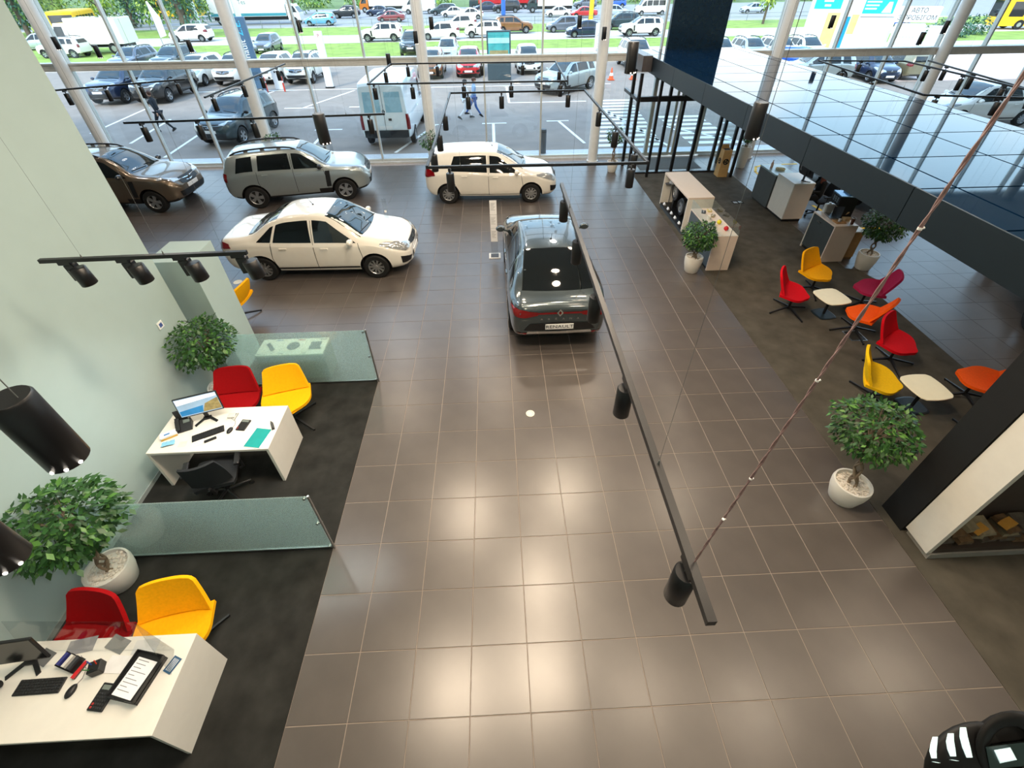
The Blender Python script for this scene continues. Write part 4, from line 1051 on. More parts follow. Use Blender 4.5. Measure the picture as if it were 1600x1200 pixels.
def calculator(x, y, rz, label, w=.14, d=.20):
    root = empty('calculator', (x, y, DZ), R(rz), label, 'calculator'); m = MB(); m.bbx(-w/2, w/2, -d/2, d/2, 0, .02, .005); m.build('case', blackp, root)
    m = MB(); m.bbx(-w*.36, w*.36, d*.24, d*.42, .0195, .024, .002); m.build('display', M('lcd_grey', (112, 122, 116), 0.3), root)
    for i in range(5):
        for j in range(5):
            m = MB(); m.bbx(-w*.38+i*w*.155, -w*.38+i*w*.155+w*.12, -d*.44+j*d*.125, -d*.44+j*d*.125+d*.085, .0195, .026, .003)
            m.build('key', M('key_red', (170, 40, 36), 0.5) if (i == 0 and j < 2) else key_m, root)
def sheet(x, y, rz, w, d, mat, label, z=DZ, t=.002, cat='paper', lines=0):
    root = empty(cat.replace(' ', '_'), (x, y, z), R(rz), label, cat); m = MB(); m.bx(-w/2, w/2, -d/2, d/2, 0, t); m.build('sheet', mat, root)
    if lines:
        rr = random.Random(lines); m = MB()
        for k in range(lines):
            yy_ = d*.44-k*d*.88/lines; m.bx(-w*.42, w*rr.uniform(-.1, .42), yy_-.004, yy_+.001, t, t+.0006)
        tag(m.build('print_lines', M('print_grey', (120, 120, 124), 0.8), root), kind='stuff')
    return root
# nearest desk
keyboard(-2.61, -.97, 1, 'black keyboard on the nearest desk'); mouse(-2.30, -1.02, -12, 'black mouse on the nearest desk, right of its keyboard')
calculator(-1.985, -1.075, -8, 'black desk calculator left of the paper tray on the nearest desk')
root = empty('letter_tray', (-1.745, -.945, DZ), R(-12), 'black two-level letter tray filled with printed sheets on the nearest desk', 'tray')
for z in (0.0, .055):
    m = MB(); m.bx(-.135, .135, -.18, .18, z, z+.006)
    for (a, b, c, d) in ((-.135, -.128, -.18, .18), (.128, .135, -.18, .18), (-.135, .135, .173, .18)): m.bx(a, b, c, d, z+.006, z+.04)
    m.bx(-.135, -.05, -.18, -.173, z+.006, z+.035); m.bx(.05, .135, -.18, -.173, z+.006, z+.035); m.build('tray_level', blackp, root)
for a, b in ((-.125, -.165), (.125, -.165), (-.125, .165), (.125, .165)):
    m = MB(); m.cyl((a, b, 0), (a, b, .06), .008, n=8); m.build('spacer', blackp, root)
sheet(-1.75, -.96, -15, .20, .29, paper, 'printed sheet lying on top of the black letter tray', z=DZ+.063, lines=9)
root = empty('pen_holder', (-2.165, -.86, DZ), R(20), 'black cube pen holder with pens on the nearest desk', 'pen holder')
m = MB(); m.bbx(-.05, .05, -.05, .05, 0, .09, .006); m.build('cup', blackp, root)
for k, (a, b, c) in enumerate(((.02, .01, (220, 60, 40)), (-.02, .02, (30, 60, 140)), (0, -.025, (30, 30, 32)), (-.03, -.02, (60, 120, 60)))):
    m = MB(); m.cyl((a, b, .088), (a*1.5, b*1.6, .15), .005, n=6); m.build('pen', M('pen_%d' % k, c, 0.4), root)
sheet(-1.505, -.855, -22, .085, .13, M('card_blue', (44, 84, 116), 0.5), 'small blue card with white lines beside the letter tray', t=.003, cat='card', lines=0)
m = MB()
for k in range(4): m.bx(-.025+k*.015, -.02+k*.015, -.05, .05, 0, .0008)
o = m.build('printed_card_lines', paper); o.location = (-1.505, -.855, DZ+.003); o.rotation_euler = (0, 0, R(-22)); o.parent = [q for q in bpy.data.objects if q.name.startswith('card')][-1]; o.location = (0, 0, .003); o.rotation_euler = (0, 0, 0); o['kind'] = 'stuff'; o.name = 'print_lines'
def monitor(x, y, rz, label, mat_screen, w=.54, h=.32, tilt=8, pattern=False):
    root = empty('monitor', (x, y, DZ), R(rz), label, 'monitor')   # screen faces -Y
    m = MB(); m.loft([[(-.15, -.07, 0), (-.13, -.10, 0), (-.02, .02, 0), (-.04, .05, 0)], [(-.15, -.07, .012), (-.13, -.10, .012), (-.02, .02, .016), (-.04, .05, .016)]])
    m.loft([[(.15, -.07, 0), (.13, -.10, 0), (.02, .02, 0), (.04, .05, 0)], [(.15, -.07, .012), (.13, -.10, .012), (.02, .02, .016), (.04, .05, .016)]]); m.box((0, .03, .012), (.10, .06, .02)); m.build('foot', blackp, root)
    m = MB(); m.box((0, .045, .14), (.05, .025, .26)); m.build('neck', blackp, root)
    t = R(-tilt); hd = empty('screen_panel', (0, .02, .14+h/2), 0, parent=root); hd.rotation_euler = (t, 0, 0)
    m = MB(); m.bbx(-w/2, w/2, -.012, .012, -h/2, h/2, .004); m.box((0, .022, 0), (w*.5, .02, h*.5)); m.build('bezel', blackp, hd)
    m = MB(); m.bx(-w/2+.012, w/2-.012, -.0145, -.0125, -h/2+.016, h/2-.012); m.build('display', mat_screen, hd)
    return root, hd
monitor(-2.84, -.80, 5, 'black monitor seen from above at the left end of the nearest desk', M('screen_off', (20, 21, 24), 0.15))
root = empty('webcam', (-3.03, -.99, DZ), R(30), 'small black webcam beside the monitor foot on the nearest desk', 'webcam')
m = MB(); m.box((0, 0, .012), (.10, .06, .024)); m.build('base', blackp, root); m = MB(); m.cyl((.03, 0, .03), (.09, 0, .045), .032, n=14); m.build('lens_barrel', blackp, root)
root = empty('acrylic_shield', (-2.98, -.67, DZ), 0, 'clear acrylic shield standing across the nearest desk', 'shield')
m = MB(); m.loft([[(0, .0, 0), (1.42, -.06, 0), (1.42, -.066, 0), (0, -.006, 0)], [(0, .10, .42), (1.20, .04, .42), (1.20, .034, .42), (0, .094, .42)]]); m.build('front_pane', acryl, root)
m = MB(); m.loft([[(1.42, -.06, 0), (1.50, -.26, 0), (1.506, -.26, 0), (1.426, -.06, 0)], [(1.20, .04, .42), (1.46, -.20, .20), (1.466, -.20, .20), (1.206, .04, .42)]]); m.build('side_pane', acryl, root)
for k, (x, y, rz, w, d, c, lab) in enumerate(((-2.46, -.66, 10, .24, .13, (140, 140, 142), 'grey leaflet on the far edge of the nearest desk, nearest to the wall'), (-2.12, -.66, -20, .20, .12, (118, 120, 118), 'dark grey leaflet lying behind the acrylic shield on the nearest desk'),
        (-1.84, -.69, 4, .22, .12, (206, 206, 204), 'pale sheet behind the acrylic shield, right end of the nearest desk'), (-1.99, -.83, -4, .26, .14, (226, 224, 222), 'blank white sheet between the pen holder and letter tray'), (-2.74, -.74, -20, .14, .12, (96, 98, 98), 'grey notepad beside the monitor on the nearest desk'))):
    sheet(x, y, rz, w, d, M('leaflet_%d' % k, c, 0.7), lab)
root = empty('stapler', (-2.33, -.86, DZ), R(75), 'red stapler lying on the nearest desk', 'stapler')
m = MB(); m.bbx(-.07, .07, -.015, .015, 0, .012, .004); m.build('base', blackp, root)
m = MB(); m.loft([[(-.07, -.014, .014), (-.07, .014, .014), (-.07, .014, .035), (-.07, -.014, .035)], [(.07, -.012, .014), (.07, .012, .014), (.07, .012, .024), (.07, -.012, .024)]]); m.build('arm', M('stapler_red', (196, 30, 36), 0.4), root)
root = empty('desk_organizer', (-2.45, -.80, DZ), R(-18), 'black and blue desk organizer behind the keyboard on the nearest desk', 'organizer')
m = MB()
for k in range(3): m.bx(-.09+k*.062, -.035+k*.062, -.06, .06, 0, .005); m.bx(-.09+k*.062, -.086+k*.062, -.06, .06, .005, .06)
m.bx(.09, .094, -.06, .06, 0, .06); m.build('rack', blackp, root)
for k, c in enumerate(((50, 54, 120), (210, 206, 198), (60, 62, 66))):
    m = MB(); m.bx(-.075+k*.062, -.045+k*.062, -.05, .05, .006, .075); m.build('card_block', M('cardblock_%d' % k, c, 0.6), root)
# farther desk
root, hd = monitor(-2.62, 2.17, 18, 'lit monitor showing a coast under clouds on the farther desk', M('screen_land', (150, 176, 198), 0.25, emit=.55, var=.25, scale=5))
sea = M('screen_sea', (40, 120, 176), 0.25, emit=.55, var=.2, scale=9); hill_m = M('screen_hill', (150, 132, 84), 0.25, emit=.5, var=.35, scale=22); cloud = M('screen_cloud', (226, 222, 226), 0.25, emit=.6, var=.12, scale=10)
m = MB(); m.loft([[(-.25, -.0155, -.13), (.02, -.0155, -.13), (.05, -.0155, -.02), (-.25, -.0155, -.05)], [(-.25, -.0148, -.13), (.02, -.0148, -.13), (.05, -.0148, -.02), (-.25, -.0148, -.05)]]); m.build('picture_sea', sea, hd)
m = MB(); m.loft([[(.02, -.0158, -.13), (.255, -.0158, -.13), (.255, -.0158, .06), (.08, -.0158, .0)], [(.02, -.0148, -.13), (.255, -.0148, -.13), (.255, -.0148, .06), (.08, -.0148, .0)]]); m.build('picture_hill', hill_m, hd)
m = MB(); m.loft([[(-.25, -.0155, .05), (.255, -.0155, .09), (.255, -.0155, .14), (-.25, -.0155, .14)], [(-.25, -.0148, .05), (.255, -.0148, .09), (.255, -.0148, .14), (-.25, -.0148, .14)]]); m.build('picture_cloud', cloud, hd)
keyboard(-2.48, 1.90, 27, 'black keyboard in front of the lit monitor on the farther desk'); mouse(-2.20, 1.94, -8, 'black mouse on the farther desk')
calculator(-2.05, 2.03, -8, 'black desk calculator on the farther desk', .13, .19)
root = empty('folder', (-1.745, 1.78, DZ), R(-10), 'teal folder with loose sheets lying on the farther desk', 'folder')
m = MB(); m.bx(-.105, .115, -.16, .15, 0, .008); m.build('sheets', paper, root); m = MB(); m.bx(-.12, .10, -.155, .165, .008, .012); m.bx(-.12, -.115, -.155, .165, 0, .012); m.build('cover', M('teal_cover', (0, 146, 142), 0.45), root)
root = empty('name_plate', (-1.63, 1.99, DZ), R(-60), 'small black name plate with white lines behind the teal folder', 'name plate')
m = MB(); m.loft([[(-.07, -.02, 0), (.07, -.02, 0), (.07, .02, 0), (-.07, .02, 0)], [(-.07, -.003, .05), (.07, -.003, .05), (.07, .003, .05), (-.07, .003, .05)]]); m.build('wedge', blackp, root)
m = MB()
for z in (.018, .030): m.box((0, -.0175+z*.34+.002, z), (.08, .003, .005), rot=Matrix.Rotation(R(-19), 3, 'X'))
m.build('white_lines', paper, root)
root = empty('phone', (-2.86, 2.02, DZ), R(24), 'black desk phone with a raised stand beside the lit monitor', 'phone')
m = MB(); m.loft([[(-.10, -.07, 0), (.10, -.07, 0), (.10, .09, 0), (-.10, .09, 0)], [(-.10, -.07, .02), (.10, -.07, .02), (.10, .09, .10), (-.10, .09, .10)]]); m.build('base', blackp, root)
m = MB(); m.box((-.06, .02, .085), (.05, .19, .03), rot=Matrix.Rotation(R(26), 3, 'X')); m.build('handset', blackp, root)
m = MB(); m.box((.045, .05, .085), (.08, .05, .006), rot=Matrix.Rotation(R(26), 3, 'X')); m.build('display', M('lcd_grey', (112, 122, 116), 0.3), root)
m = MB(); m.box((.0, .10, .16), (.12, .02, .20)); m.build('stand', blackp, root)
root = empty('cardboard_box', (-3.0, 1.885, DZ), R(32), 'small white and yellow carton at the wall end of the farther desk', 'box')
m = MB(); m.bbx(-.10, .10, -.05, .05, 0, .055, .003); m.build('carton', paper, root); m = MB(); m.bx(-.099, .099, -.052, -.05, .005, .03); m.build('yellow_band', M('band_yellow', (216, 170, 60), 0.6), root)
m = MB(); m.bx(-.05, .02, -.02, .01, .055, .056); m.build('label', M('label_blue', (70, 130, 190), 0.6), root)
root = empty('face_mask', (-2.94, 1.745, DZ), R(20), 'crumpled pale blue face mask on the farther desk', 'mask')
m = MB(); rr = random.Random(5); rows = [[(-.08+.16*j/7, -.04+.08*i/4, .008+.016*rr.random()) for j in range(8)] for i in range(5)]; shell(rows, .004).build('cloth', M('mask_blue', (130, 190, 222), 0.85), root, smooth=True)
sheet(-2.55, 1.76, 20, .13, .10, paper, 'small white note in front of the keyboard on the farther desk', lines=3)
sheet(-2.75, 1.74, 8, .10, .09, M('note_cream', (238, 230, 200), 0.8), 'cream note between the mask and keyboard on the farther desk')
root = empty('remote_control', (-2.40, 1.79, DZ), R(30), 'black remote control in front of the keyboard on the farther desk', 'remote'); m = MB(); m.bbx(-.075, .075, -.02, .02, 0, .018, .005); m.build('case', blackp, root)
m = MB(); [m.cyl((-.05+.02*k, 0, .018), (-.05+.02*k, 0, .021), .006, n=8) for k in range(5)]; m.build('button', key_m, root)
root = empty('power_adapter', (-2.29, 2.215, DZ), R(4), 'pale square adapter box with a wire behind the mouse on the farther desk', 'adapter'); m = MB(); m.bbx(-.05, .05, -.045, .045, 0, .03, .006); m.build('case', M('adapter_grey', (206, 204, 198), 0.5), root)
m = MB(); m.tube([(.05, .02, .02), (.08, .04, .01), (.07, .0, .004), (.06, -.08, .004)], .003, 5); m.build('wire', blackp, root)
# black office chair under the farther desk
def office_chair(x, y, rz, label):
    root = empty('office_chair', (x, y, .006), R(rz), label, 'chair')
    mesh_m = M('mesh_black', (20, 23, 27), 0.8)
    rows = [[(.24-.48*i/7, .25*(2*j/8-1)*(1 if 0 < i < 7 else .9), .47-.02*abs(2*j/8-1)**2) for j in range(9)] for i in range(8)]; shell(rows, .06).build('seat', mesh_m, root, smooth=40)
    rows = [[(-.25-.10*(i/7)**1.5+.05*abs(2*j/8-1)**2, .24*(2*j/8-1)*(1-.15*(i/7)**2), .55+.48*i/7) for j in range(9)] for i in range(8)]; shell(rows, .03).build('backrest', mesh_m, root, smooth=40)
    m = MB(); m.tube([(-.05, 0, .40), (-.28, 0, .42), (-.33, 0, .6)], .02, 8); m.build('back_support', blackp, root)
    for s in (1, -1):
        m = MB(); m.tube([(.05, .26*s, .42), (.05, .31*s, .44), (.05, .31*s, .66)], .016, 8); m.bbx(-.10, .16, .31*s-.035, .31*s+.035, .66, .69, .01); m.build('armrest', blackp, root)
    m = MB(); m.cyl((0, 0, .10), (0, 0, .41), .025, n=12); m.build('column', blackp, root)
    for k in range(5):
        a = 2*math.pi*k/5; c, s = math.cos(a), math.sin(a); m = MB(); m.tube([(0, 0, .12), (.15*c, .15*s, .105), (.29*c, .29*s, .075)], [.026, .022, .016], 8); lg = m.build('leg', blackp, root)
        m = MB(); m.cyl((.29*c-.02*s, .29*s+.02*c, .03), (.29*c+.02*s, .29*s-.02*c, .03), .03, n=12); m.build('caster', rubber, lg)
office_chair(-2.25, 1.42, 108, 'black mesh office chair pushed in under the farther desk')
# three-door cabinet with printed part samples on top
root = empty('display_cabinet', (-2.63, 3.74, 0), label='low grey three-door cabinet with car part drawings printed on its white top', cat='cabinet')
m = MB(); m.bx(0, 1.17, .012, .43, .02, .57); m.build('carcass', M('cabinet_grey', (128, 134, 126), 0.5), root)
m = MB(); m.bx(0.03, 1.14, .04, .40, 0, .02); m.build('plinth', blackp, root)
pr = M('print_darkgrey', (96, 104, 104), 0.6)
for k in range(3):
    a = .39*k
    m = MB(); m.bbx(a+.004, a+.386, 0, .012, .03, .565, .003); dr = m.build('door', M('cabinet_grey', (128, 134, 126), 0.5), root)
    m = MB(); m.bx(a+.16, a+.23, -.012, 0, .545, .555); m.build('handle', steel, dr)
    m = MB(); m.bbx(a+.003, a+.387, -.01, .44, .57, .60, .004); tp = m.build('top_panel', M('top_ivory', (222, 226, 208), 0.45), root)
    m = MB()
    if k == 0: m.box((a+.2, .22, .6015), (.07, .26, .003), R(38))
    elif k == 1: m.cyl((a+.2, .23, .6), (a+.2, .23, .603), .11, n=28)
    else: m.bx(a+.10, a+.29, .12, .33, .6, .603); m.bx(a+.27, a+.32, .12, .17, .6, .603)
    m.build('part_drawing', pr, tp)
    m = MB(); m.bx(a+.24, a+.36, .385, .41, .6, .602); m.build('caption', M('caption_blue', (90, 110, 150), 0.6) if k == 0 else M('caption_red', (170, 90, 84), 0.6) if k == 1 else pr, tp)
    m = MB(); m.bx(a+.03, a+.09, .02, .035, .6, .602); m.build('caption', pr, tp)
# wall switch plate
root = empty('wall_switch', (-3.447, 3.26, 1.66), label='small white switch plate on the pale left wall above the ficus', cat='switch')
m = MB(); m.bx(0, .012, -.055, .055, -.055, .055); m.build('plate', whitepl, root); m = MB(); m.bx(.012, .016, -.03, .03, -.03, .03); m.build('blue_mark', M('switch_blue', (70, 90, 150), 0.5), root)

# ================================================================== COUNTERS ON THE RIGHT CARPET
def loc(root, *a): return tuple(a)
root = empty('wheel_showcase', (6.70, 9.03, .006), label='long white-topped showcase with alloy wheels behind its dark front', cat='counter')
m = MB(); m.bbx(0, .70, 0, 2.0, 1.0, 1.05, .003); m.build('counter_top', M('top_beige', (226, 210, 194), 0.4, var=.02), root)
for a in (0.001, 1.96): m = MB(); m.bx(.002, .698, a, a+.038, 0.1, 1.0); m.build('side_panel', white, root)
m = MB(); m.bx(.40, .69, .04, 1.96, .1, 1.0); m.build('back_box', M('showcase_black', (10, 12, 16), 0.4), root)
m = MB(); m.bx(.02, .40, .04, 1.96, .1, .14); m.build('floor_shelf', M('showcase_black', (10, 12, 16), 0.4), root)
m = MB(); m.bx(.03, .68, .02, 1.98, 0, .1); m.build('plinth', M('plinth_slate', (70, 78, 84), 0.5), root)
for k, y in enumerate((.40, .93, 1.55)):
    t, q = wheel_parts(.27 if k != 1 else .25, .16, 10 if k != 1 else 5, rimm, -1); w = empty('alloy_wheel', (6.70+.30-.0, 9.03+y, .146+.27+(.12 if k == 0 else 0.22 if k == 2 else 0)), R(-90), ['bright five-spoke alloy wheel in the middle of the showcase', 'alloy wheel at the near end of the showcase', 'large multi-spoke alloy wheel at the far end of the showcase'][[1, 0, 2][k]], 'wheel')
    q.build('rim', [rimm, rimd], w, smooth=30); t.build('tyre_band', rimd, w, smooth=30); w.location.x = 6.70+.31
    m = MB(); m.box((0, -.02, -.27-.005-(.06 if k == 0 else .11 if k == 2 else 0)), (.10, .12, .012+(.12 if k == 0 else .22 if k == 2 else 0))); m.build('display_foot', rimd, w)
for k, y in enumerate((.12, .42, .78, 1.10, 1.42, 1.78)):
    r2 = empty('price_card', (6.78, 9.03+y, .146), label='small white price card on the showcase floor, under the alloy wheels', cat='card', group='price cards in the wheel showcase')
    m = MB(); m.loft([[(-.03, -.05, 0), (.03, -.05, 0), (.03, .05, 0), (-.03, .05, 0)], [(0, -.05, .06), (.01, -.05, .06), (.01, .05, .06), (0, .05, .06)]]); m.build('wedge', M('card_white', (240, 242, 246), 0.5), r2)
r2 = empty('car_cap', (6.93, 10.90, .76), label='white and blue cap on a stand at the far top of the showcase', cat='cap')
m = MB(); m.lathe([(.001, .10), (.06, .09), (.09, .05), (.095, 0), (.08, 0), (.07, .04), (.001, .07)], n=16); m.build('crown', M('cap_white', (220, 224, 230), 0.8), r2, smooth=True)
m = MB(); m.loft([[(-.20, -.06, -.01), (-.20, .06, -.01), (-.20, .06, 0), (-.20, -.06, 0)], [(-.06, -.09, 0), (-.06, .09, 0), (-.06, .09, .015), (-.06, -.09, .015)]]); m.build('visor', P_navy, r2)
m = MB(); m.cyl((0, 0, -.62), (0, 0, .02), .012, n=8); m.build('stand', steel, r2)
root = empty('vitrine', (6.68, 7.08, .006), label='white vitrine counter with a glass box on top behind a ficus', cat='counter')
m = MB(); m.bbx(0, .54, 0, 1.62, .87, .90, .003); m.build('counter_top', M('top_beige', (226, 210, 194), 0.4, var=.02), root)
for a in (0.001, 1.581): m = MB(); m.bx(.002, .538, a, a+.038, 0, .87); m.build('side_panel', M('panel_beige', (226, 210, 196), 0.4, var=.02), root)
m = MB(); m.bx(.0, .03, .04, 1.58, .08, .87); m.build('front_panel', M('front_slate', (74, 84, 88), 0.35), root)
m = MB(); m.bx(.51, .538, .04, 1.58, .08, .87); m.build('back_panel', white, root); m = MB(); m.bx(.03, .5, .05, 1.57, 0, .08); m.build('plinth', blackp, root)
for (a, b, c, d) in ((0, .54, .0, .006), (0, .54, 1.614, 1.62), (0, .006, .006, 1.614), (.534, .54, .006, 1.614)):
    m = MB(); m.bx(a, b, c, d, .90, 1.14); m.build('glass_pane', clear_m, root)
for k, (x, y, c, nm, lab) in enumerate(((.36, .30, (210, 26, 40), 'ball', 'red ball-shaped keyring in the vitrine glass box'), (.34, .66, (226, 214, 40), 'ball', 'yellow round souvenir in the vitrine glass box'), (.20, .95, (240, 238, 230), 'mug', 'white mug in the vitrine glass box'),
        (.36, 1.10, (150, 140, 110), 'box', 'tan gift box in the vitrine glass box, toward the showcase'), (.22, 1.34, (60, 60, 58), 'box', 'dark wallet in the vitrine at the showcase end'), (.40, 1.42, (206, 190, 130), 'box', 'cream gift box in the far corner of the vitrine'), (.18, .60, (80, 96, 70), 'mug', 'green mug in the middle of the vitrine'))):
    r2 = empty('souvenir_'+nm if nm != 'mug' else 'mug', (6.68+x, 7.08+y, .906), .3*k, lab, 'souvenir' if nm != 'mug' else 'mug'); m = MB(); mt = M('souvenir_%d' % k, c, 0.5)
    if nm == 'ball': m.ball((0, 0, .055), .055, 14); m.build('ball', mt, r2, smooth=True); m = MB(); m.cyl((0, 0, .105), (0, 0, .12), .01, n=8); m.build('loop', steel, r2)
    elif nm == 'mug':
        m.lathe([(.001, 0), (.038, 0), (.042, .09), (.037, .09), (.034, .01), (.001, .01)], n=18); m.build('cup', mt, r2, smooth=35); m = MB(); m.tube([(.04, 0, .07), (.07, 0, .065), (.07, 0, .03), (.04, 0, .02)], .006, 6); m.build('handle', mt, r2, smooth=True)
    else: m.bbx(-.07, .07, -.05, .05, 0, .04, .004); m.build('case', mt, r2); m = MB(); m.bx(-.07, .07, -.006, .006, .04, .042); m.build('band', paper, r2)
# reception counters
root = empty('reception_counter', (9.82, 10.56, .006), label='slate-fronted reception counter with pale top at the far end', cat='counter')
m = MB(); m.bbx(0, .62, 0, .96, 1.0, 1.04, .003); m.build('counter_top', M('top_aqua', (168, 190, 194), 0.25), root); m = MB(); m.bx(0, .03, 0, .96, .06, 1.0); m.build('front_panel', greym, root)
m = MB(); m.bx(.03, .6, .0, .03, .06, 1.0); m.bx(.03, .6, .93, .96, .06, 1.0); m.build('side_panel', greym, root); m = MB(); m.bx(.05, .58, .03, .93, 0, .06); m.build('plinth', blackp, root)
root = empty('reception_counter', (9.87, 9.68, .006), label='tall white reception counter block carrying a monitor', cat='counter')
m = MB(); m.bbx(-.02, .58, -.02, .86, 1.07, 1.11, .003); m.build('counter_top', white, root); m = MB(); m.bx(-.015, .02, -.015, .855, .08, 1.07); m.build('front_panel', white, root)
m = MB(); m.bx(.02, .575, -.015, .02, .08, 1.07); m.build('side_panel', M('panel_beige', (226, 210, 196), 0.4, var=.02), root); m = MB(); m.bx(.02, .55, .02, .84, 0, .08); m.build('plinth', blackp, root)
DZ = 1.117
monitor(10.22, 9.86, 100, 'black monitor seen from behind on the white reception counter', M('screen_off', (20, 21, 24), 0.15), .46, .30)
root = empty('water_bottle', (9.98, 11.2, 1.047), label='clear bottle with peach drink on the slate counter', cat='bottle')
m = MB(); m.lathe([(.001, 0), (.035, 0), (.038, .02), (.038, .13), (.015, .18), (.015, .21), (.001, .21)], n=16); m.build('body', M('bottle_peach', (226, 190, 170), 0.2), root, smooth=35); m = MB(); m.cyl((0, 0, .21), (0, 0, .235), .017, n=12); m.build('cap', whitepl, root)
root = empty('wicker_tray', (10.15, 11.0, 1.047), label='beige tray beside the bottle on the slate counter', cat='tray')
m = MB(); m.lathe([(.001, 0), (.12, 0), (.14, .04), (.13, .04), (.115, .01), (.001, .01)], n=20); m.build('rim', M('tray_beige', (196, 186, 150), 0.7), root, smooth=35)
m = MB(); m.lathe([(.001, .01), (.10, .01), (.08, .05), (.001, .06)], n=14); m.build('contents', M('tray_sand', (170, 164, 120), 0.8), root, smooth=True)
# coffee counter and machine
root = empty('coffee_counter', (9.64, 7.32, .006), label='white-sided counter with slate drawer front under the coffee machine', cat='counter')
m = MB(); m.bbx(0, .56, 0, .90, .915, .95, .003); m.build('counter_top', M('top_beige', (226, 210, 194), 0.4, var=.02), root)
m = MB(); m.bx(.0, .56, .0, .03, 0, .915); m.build('side_panel', M('panel_beige', (226, 210, 196), 0.4, var=.02), root); m = MB(); m.bx(-.002, .56, .87, .90, 0, .915); m.build('side_panel', white, root)
m = MB(); m.bx(.004, .024, .032, .868, .08, .905); fp = m.build('front_panel', M('front_slate2', (66, 74, 76), 0.45), root); m = MB(); m.bx(-.012, .004, .52, .66, .79, .815); m.build('handle', M('handle_steel', (150, 150, 146), 0.3, 0.9), fp)
m = MB(); m.bx(.03, .55, .03, .87, 0, .08); m.build('plinth', blackp, root)
root = empty('wooden_cabinet', (10.215, 7.42, .006), label='brown wooden cabinet with pale top standing behind the coffee counter', cat='cabinet')
m = MB(); m.bx(0, .30, 0, .7, .06, .72); m.build('carcass', M('wood_brown', (166, 122, 66), 0.5, var=.15, scale=6), root); m = MB(); m.bbx(-.005, .33, -.01, .71, .72, .75, .003); m.build('top', white, root); m = MB(); m.bx(.01, .29, .01, .69, 0, .06); m.build('plinth', M('wood_dark', (110, 80, 44), 0.5), root)
root = empty('coffee_machine', (9.94, 7.86, .957), R(-8), 'tall black coffee machine on the slate-fronted counter', 'coffee machine')
m = MB(); m.bx(.02, .24, -.20, .20, 0, .56); m.bx(-.16, .02, -.20, .20, .34, .56); m.build('housing', blackp, root)
m = MB(); m.bbx(-.17, .245, -.205, .205, .56, .585, .006); m.build('top_cover', M('machine_top', (120, 160, 196), 0.25, 0.4), root)
m = MB(); m.bx(-.166, -.16, -.18, .18, .36, .55); pn = m.build('front_panel', M('machine_panel', (30, 40, 48), 0.2), root)
for i in range(3):
    for j in range(3): m = MB(); m.bx(-.170, -.166, -.11+.09*i-.025, -.11+.09*i+.025, .40+.045*j, .43+.045*j); m.build('button', M('button_grey', (110, 124, 134), 0.4), pn)
m = MB(); m.bx(-.18, .02, -.17, .17, 0, .03); m.build('drip_tray', steel, root); m = MB(); m.cyl((-.06, 0, .26), (-.06, 0, .34), .025, n=10); m.build('spout', steel, root)
m = MB(); m.bx(.03, .20, -.15, .15, .585, .62); m.build('bean_hopper', M('machine_top', (120, 160, 196), 0.25, 0.4), root)
root = empty('water_tank', (9.90, 8.14, .957), 0, 'pale translucent water container left of the coffee machine', 'container'); m = MB(); m.bbx(-.10, .12, -.06, .06, 0, .22, .02); m.build('tank', M('tank_pale', (206, 208, 206), 0.3), root); m = MB(); m.cyl((0, 0, .22), (0, 0, .25), .03, n=12); m.build('lid', whitepl, root)
root = empty('paper_cup', (10.08, 7.42, .957), 0, 'tall brown paper cup at the near corner of the coffee counter', 'cup'); m = MB(); m.lathe([(.001, 0), (.03, 0), (.043, .15), (.039, .15), (.028, .01), (.001, .01)], n=18); m.build('cup', M('cup_brown', (96, 60, 46), 0.6), root, smooth=35); m = MB(); m.lathe([(.039, .145), (.045, .145), (.045, .157), (.039, .157)], n=18); m.build('rim', paper, root)
root = empty('cup_tray', (9.86, 7.55, .957), 0, 'wooden tray with lids and napkins in front of the coffee machine', 'tray'); m = MB(); m.bbx(-.12, .12, -.10, .10, 0, .02, .004); m.build('board', M('wood_tan', (186, 138, 84), 0.5), root)
for k, (a, b) in enumerate(((-.05, .03), (.03, -.02), (.06, .05))): m = MB(); m.lathe([(.001, .02), (.035, .02), (.035, .04+.02*k), (.001, .045+.02*k)], n=14); m.build('lid', paper, root)
root = empty('napkin_box', (10.05, 7.62, .957), R(12), 'kraft napkin box with raised flap on the coffee counter', 'box'); m = MB(); m.bbx(-.08, .08, -.06, .06, 0, .09, .004); m.build('carton', M('kraft', (206, 176, 132), 0.8), root); m = MB(); m.box((.0, .03, .15), (.05, .01, .13), rot=Matrix.Rotation(.4, 3, 'X')); m.build('flap', M('kraft', (206, 176, 132), 0.8), root)
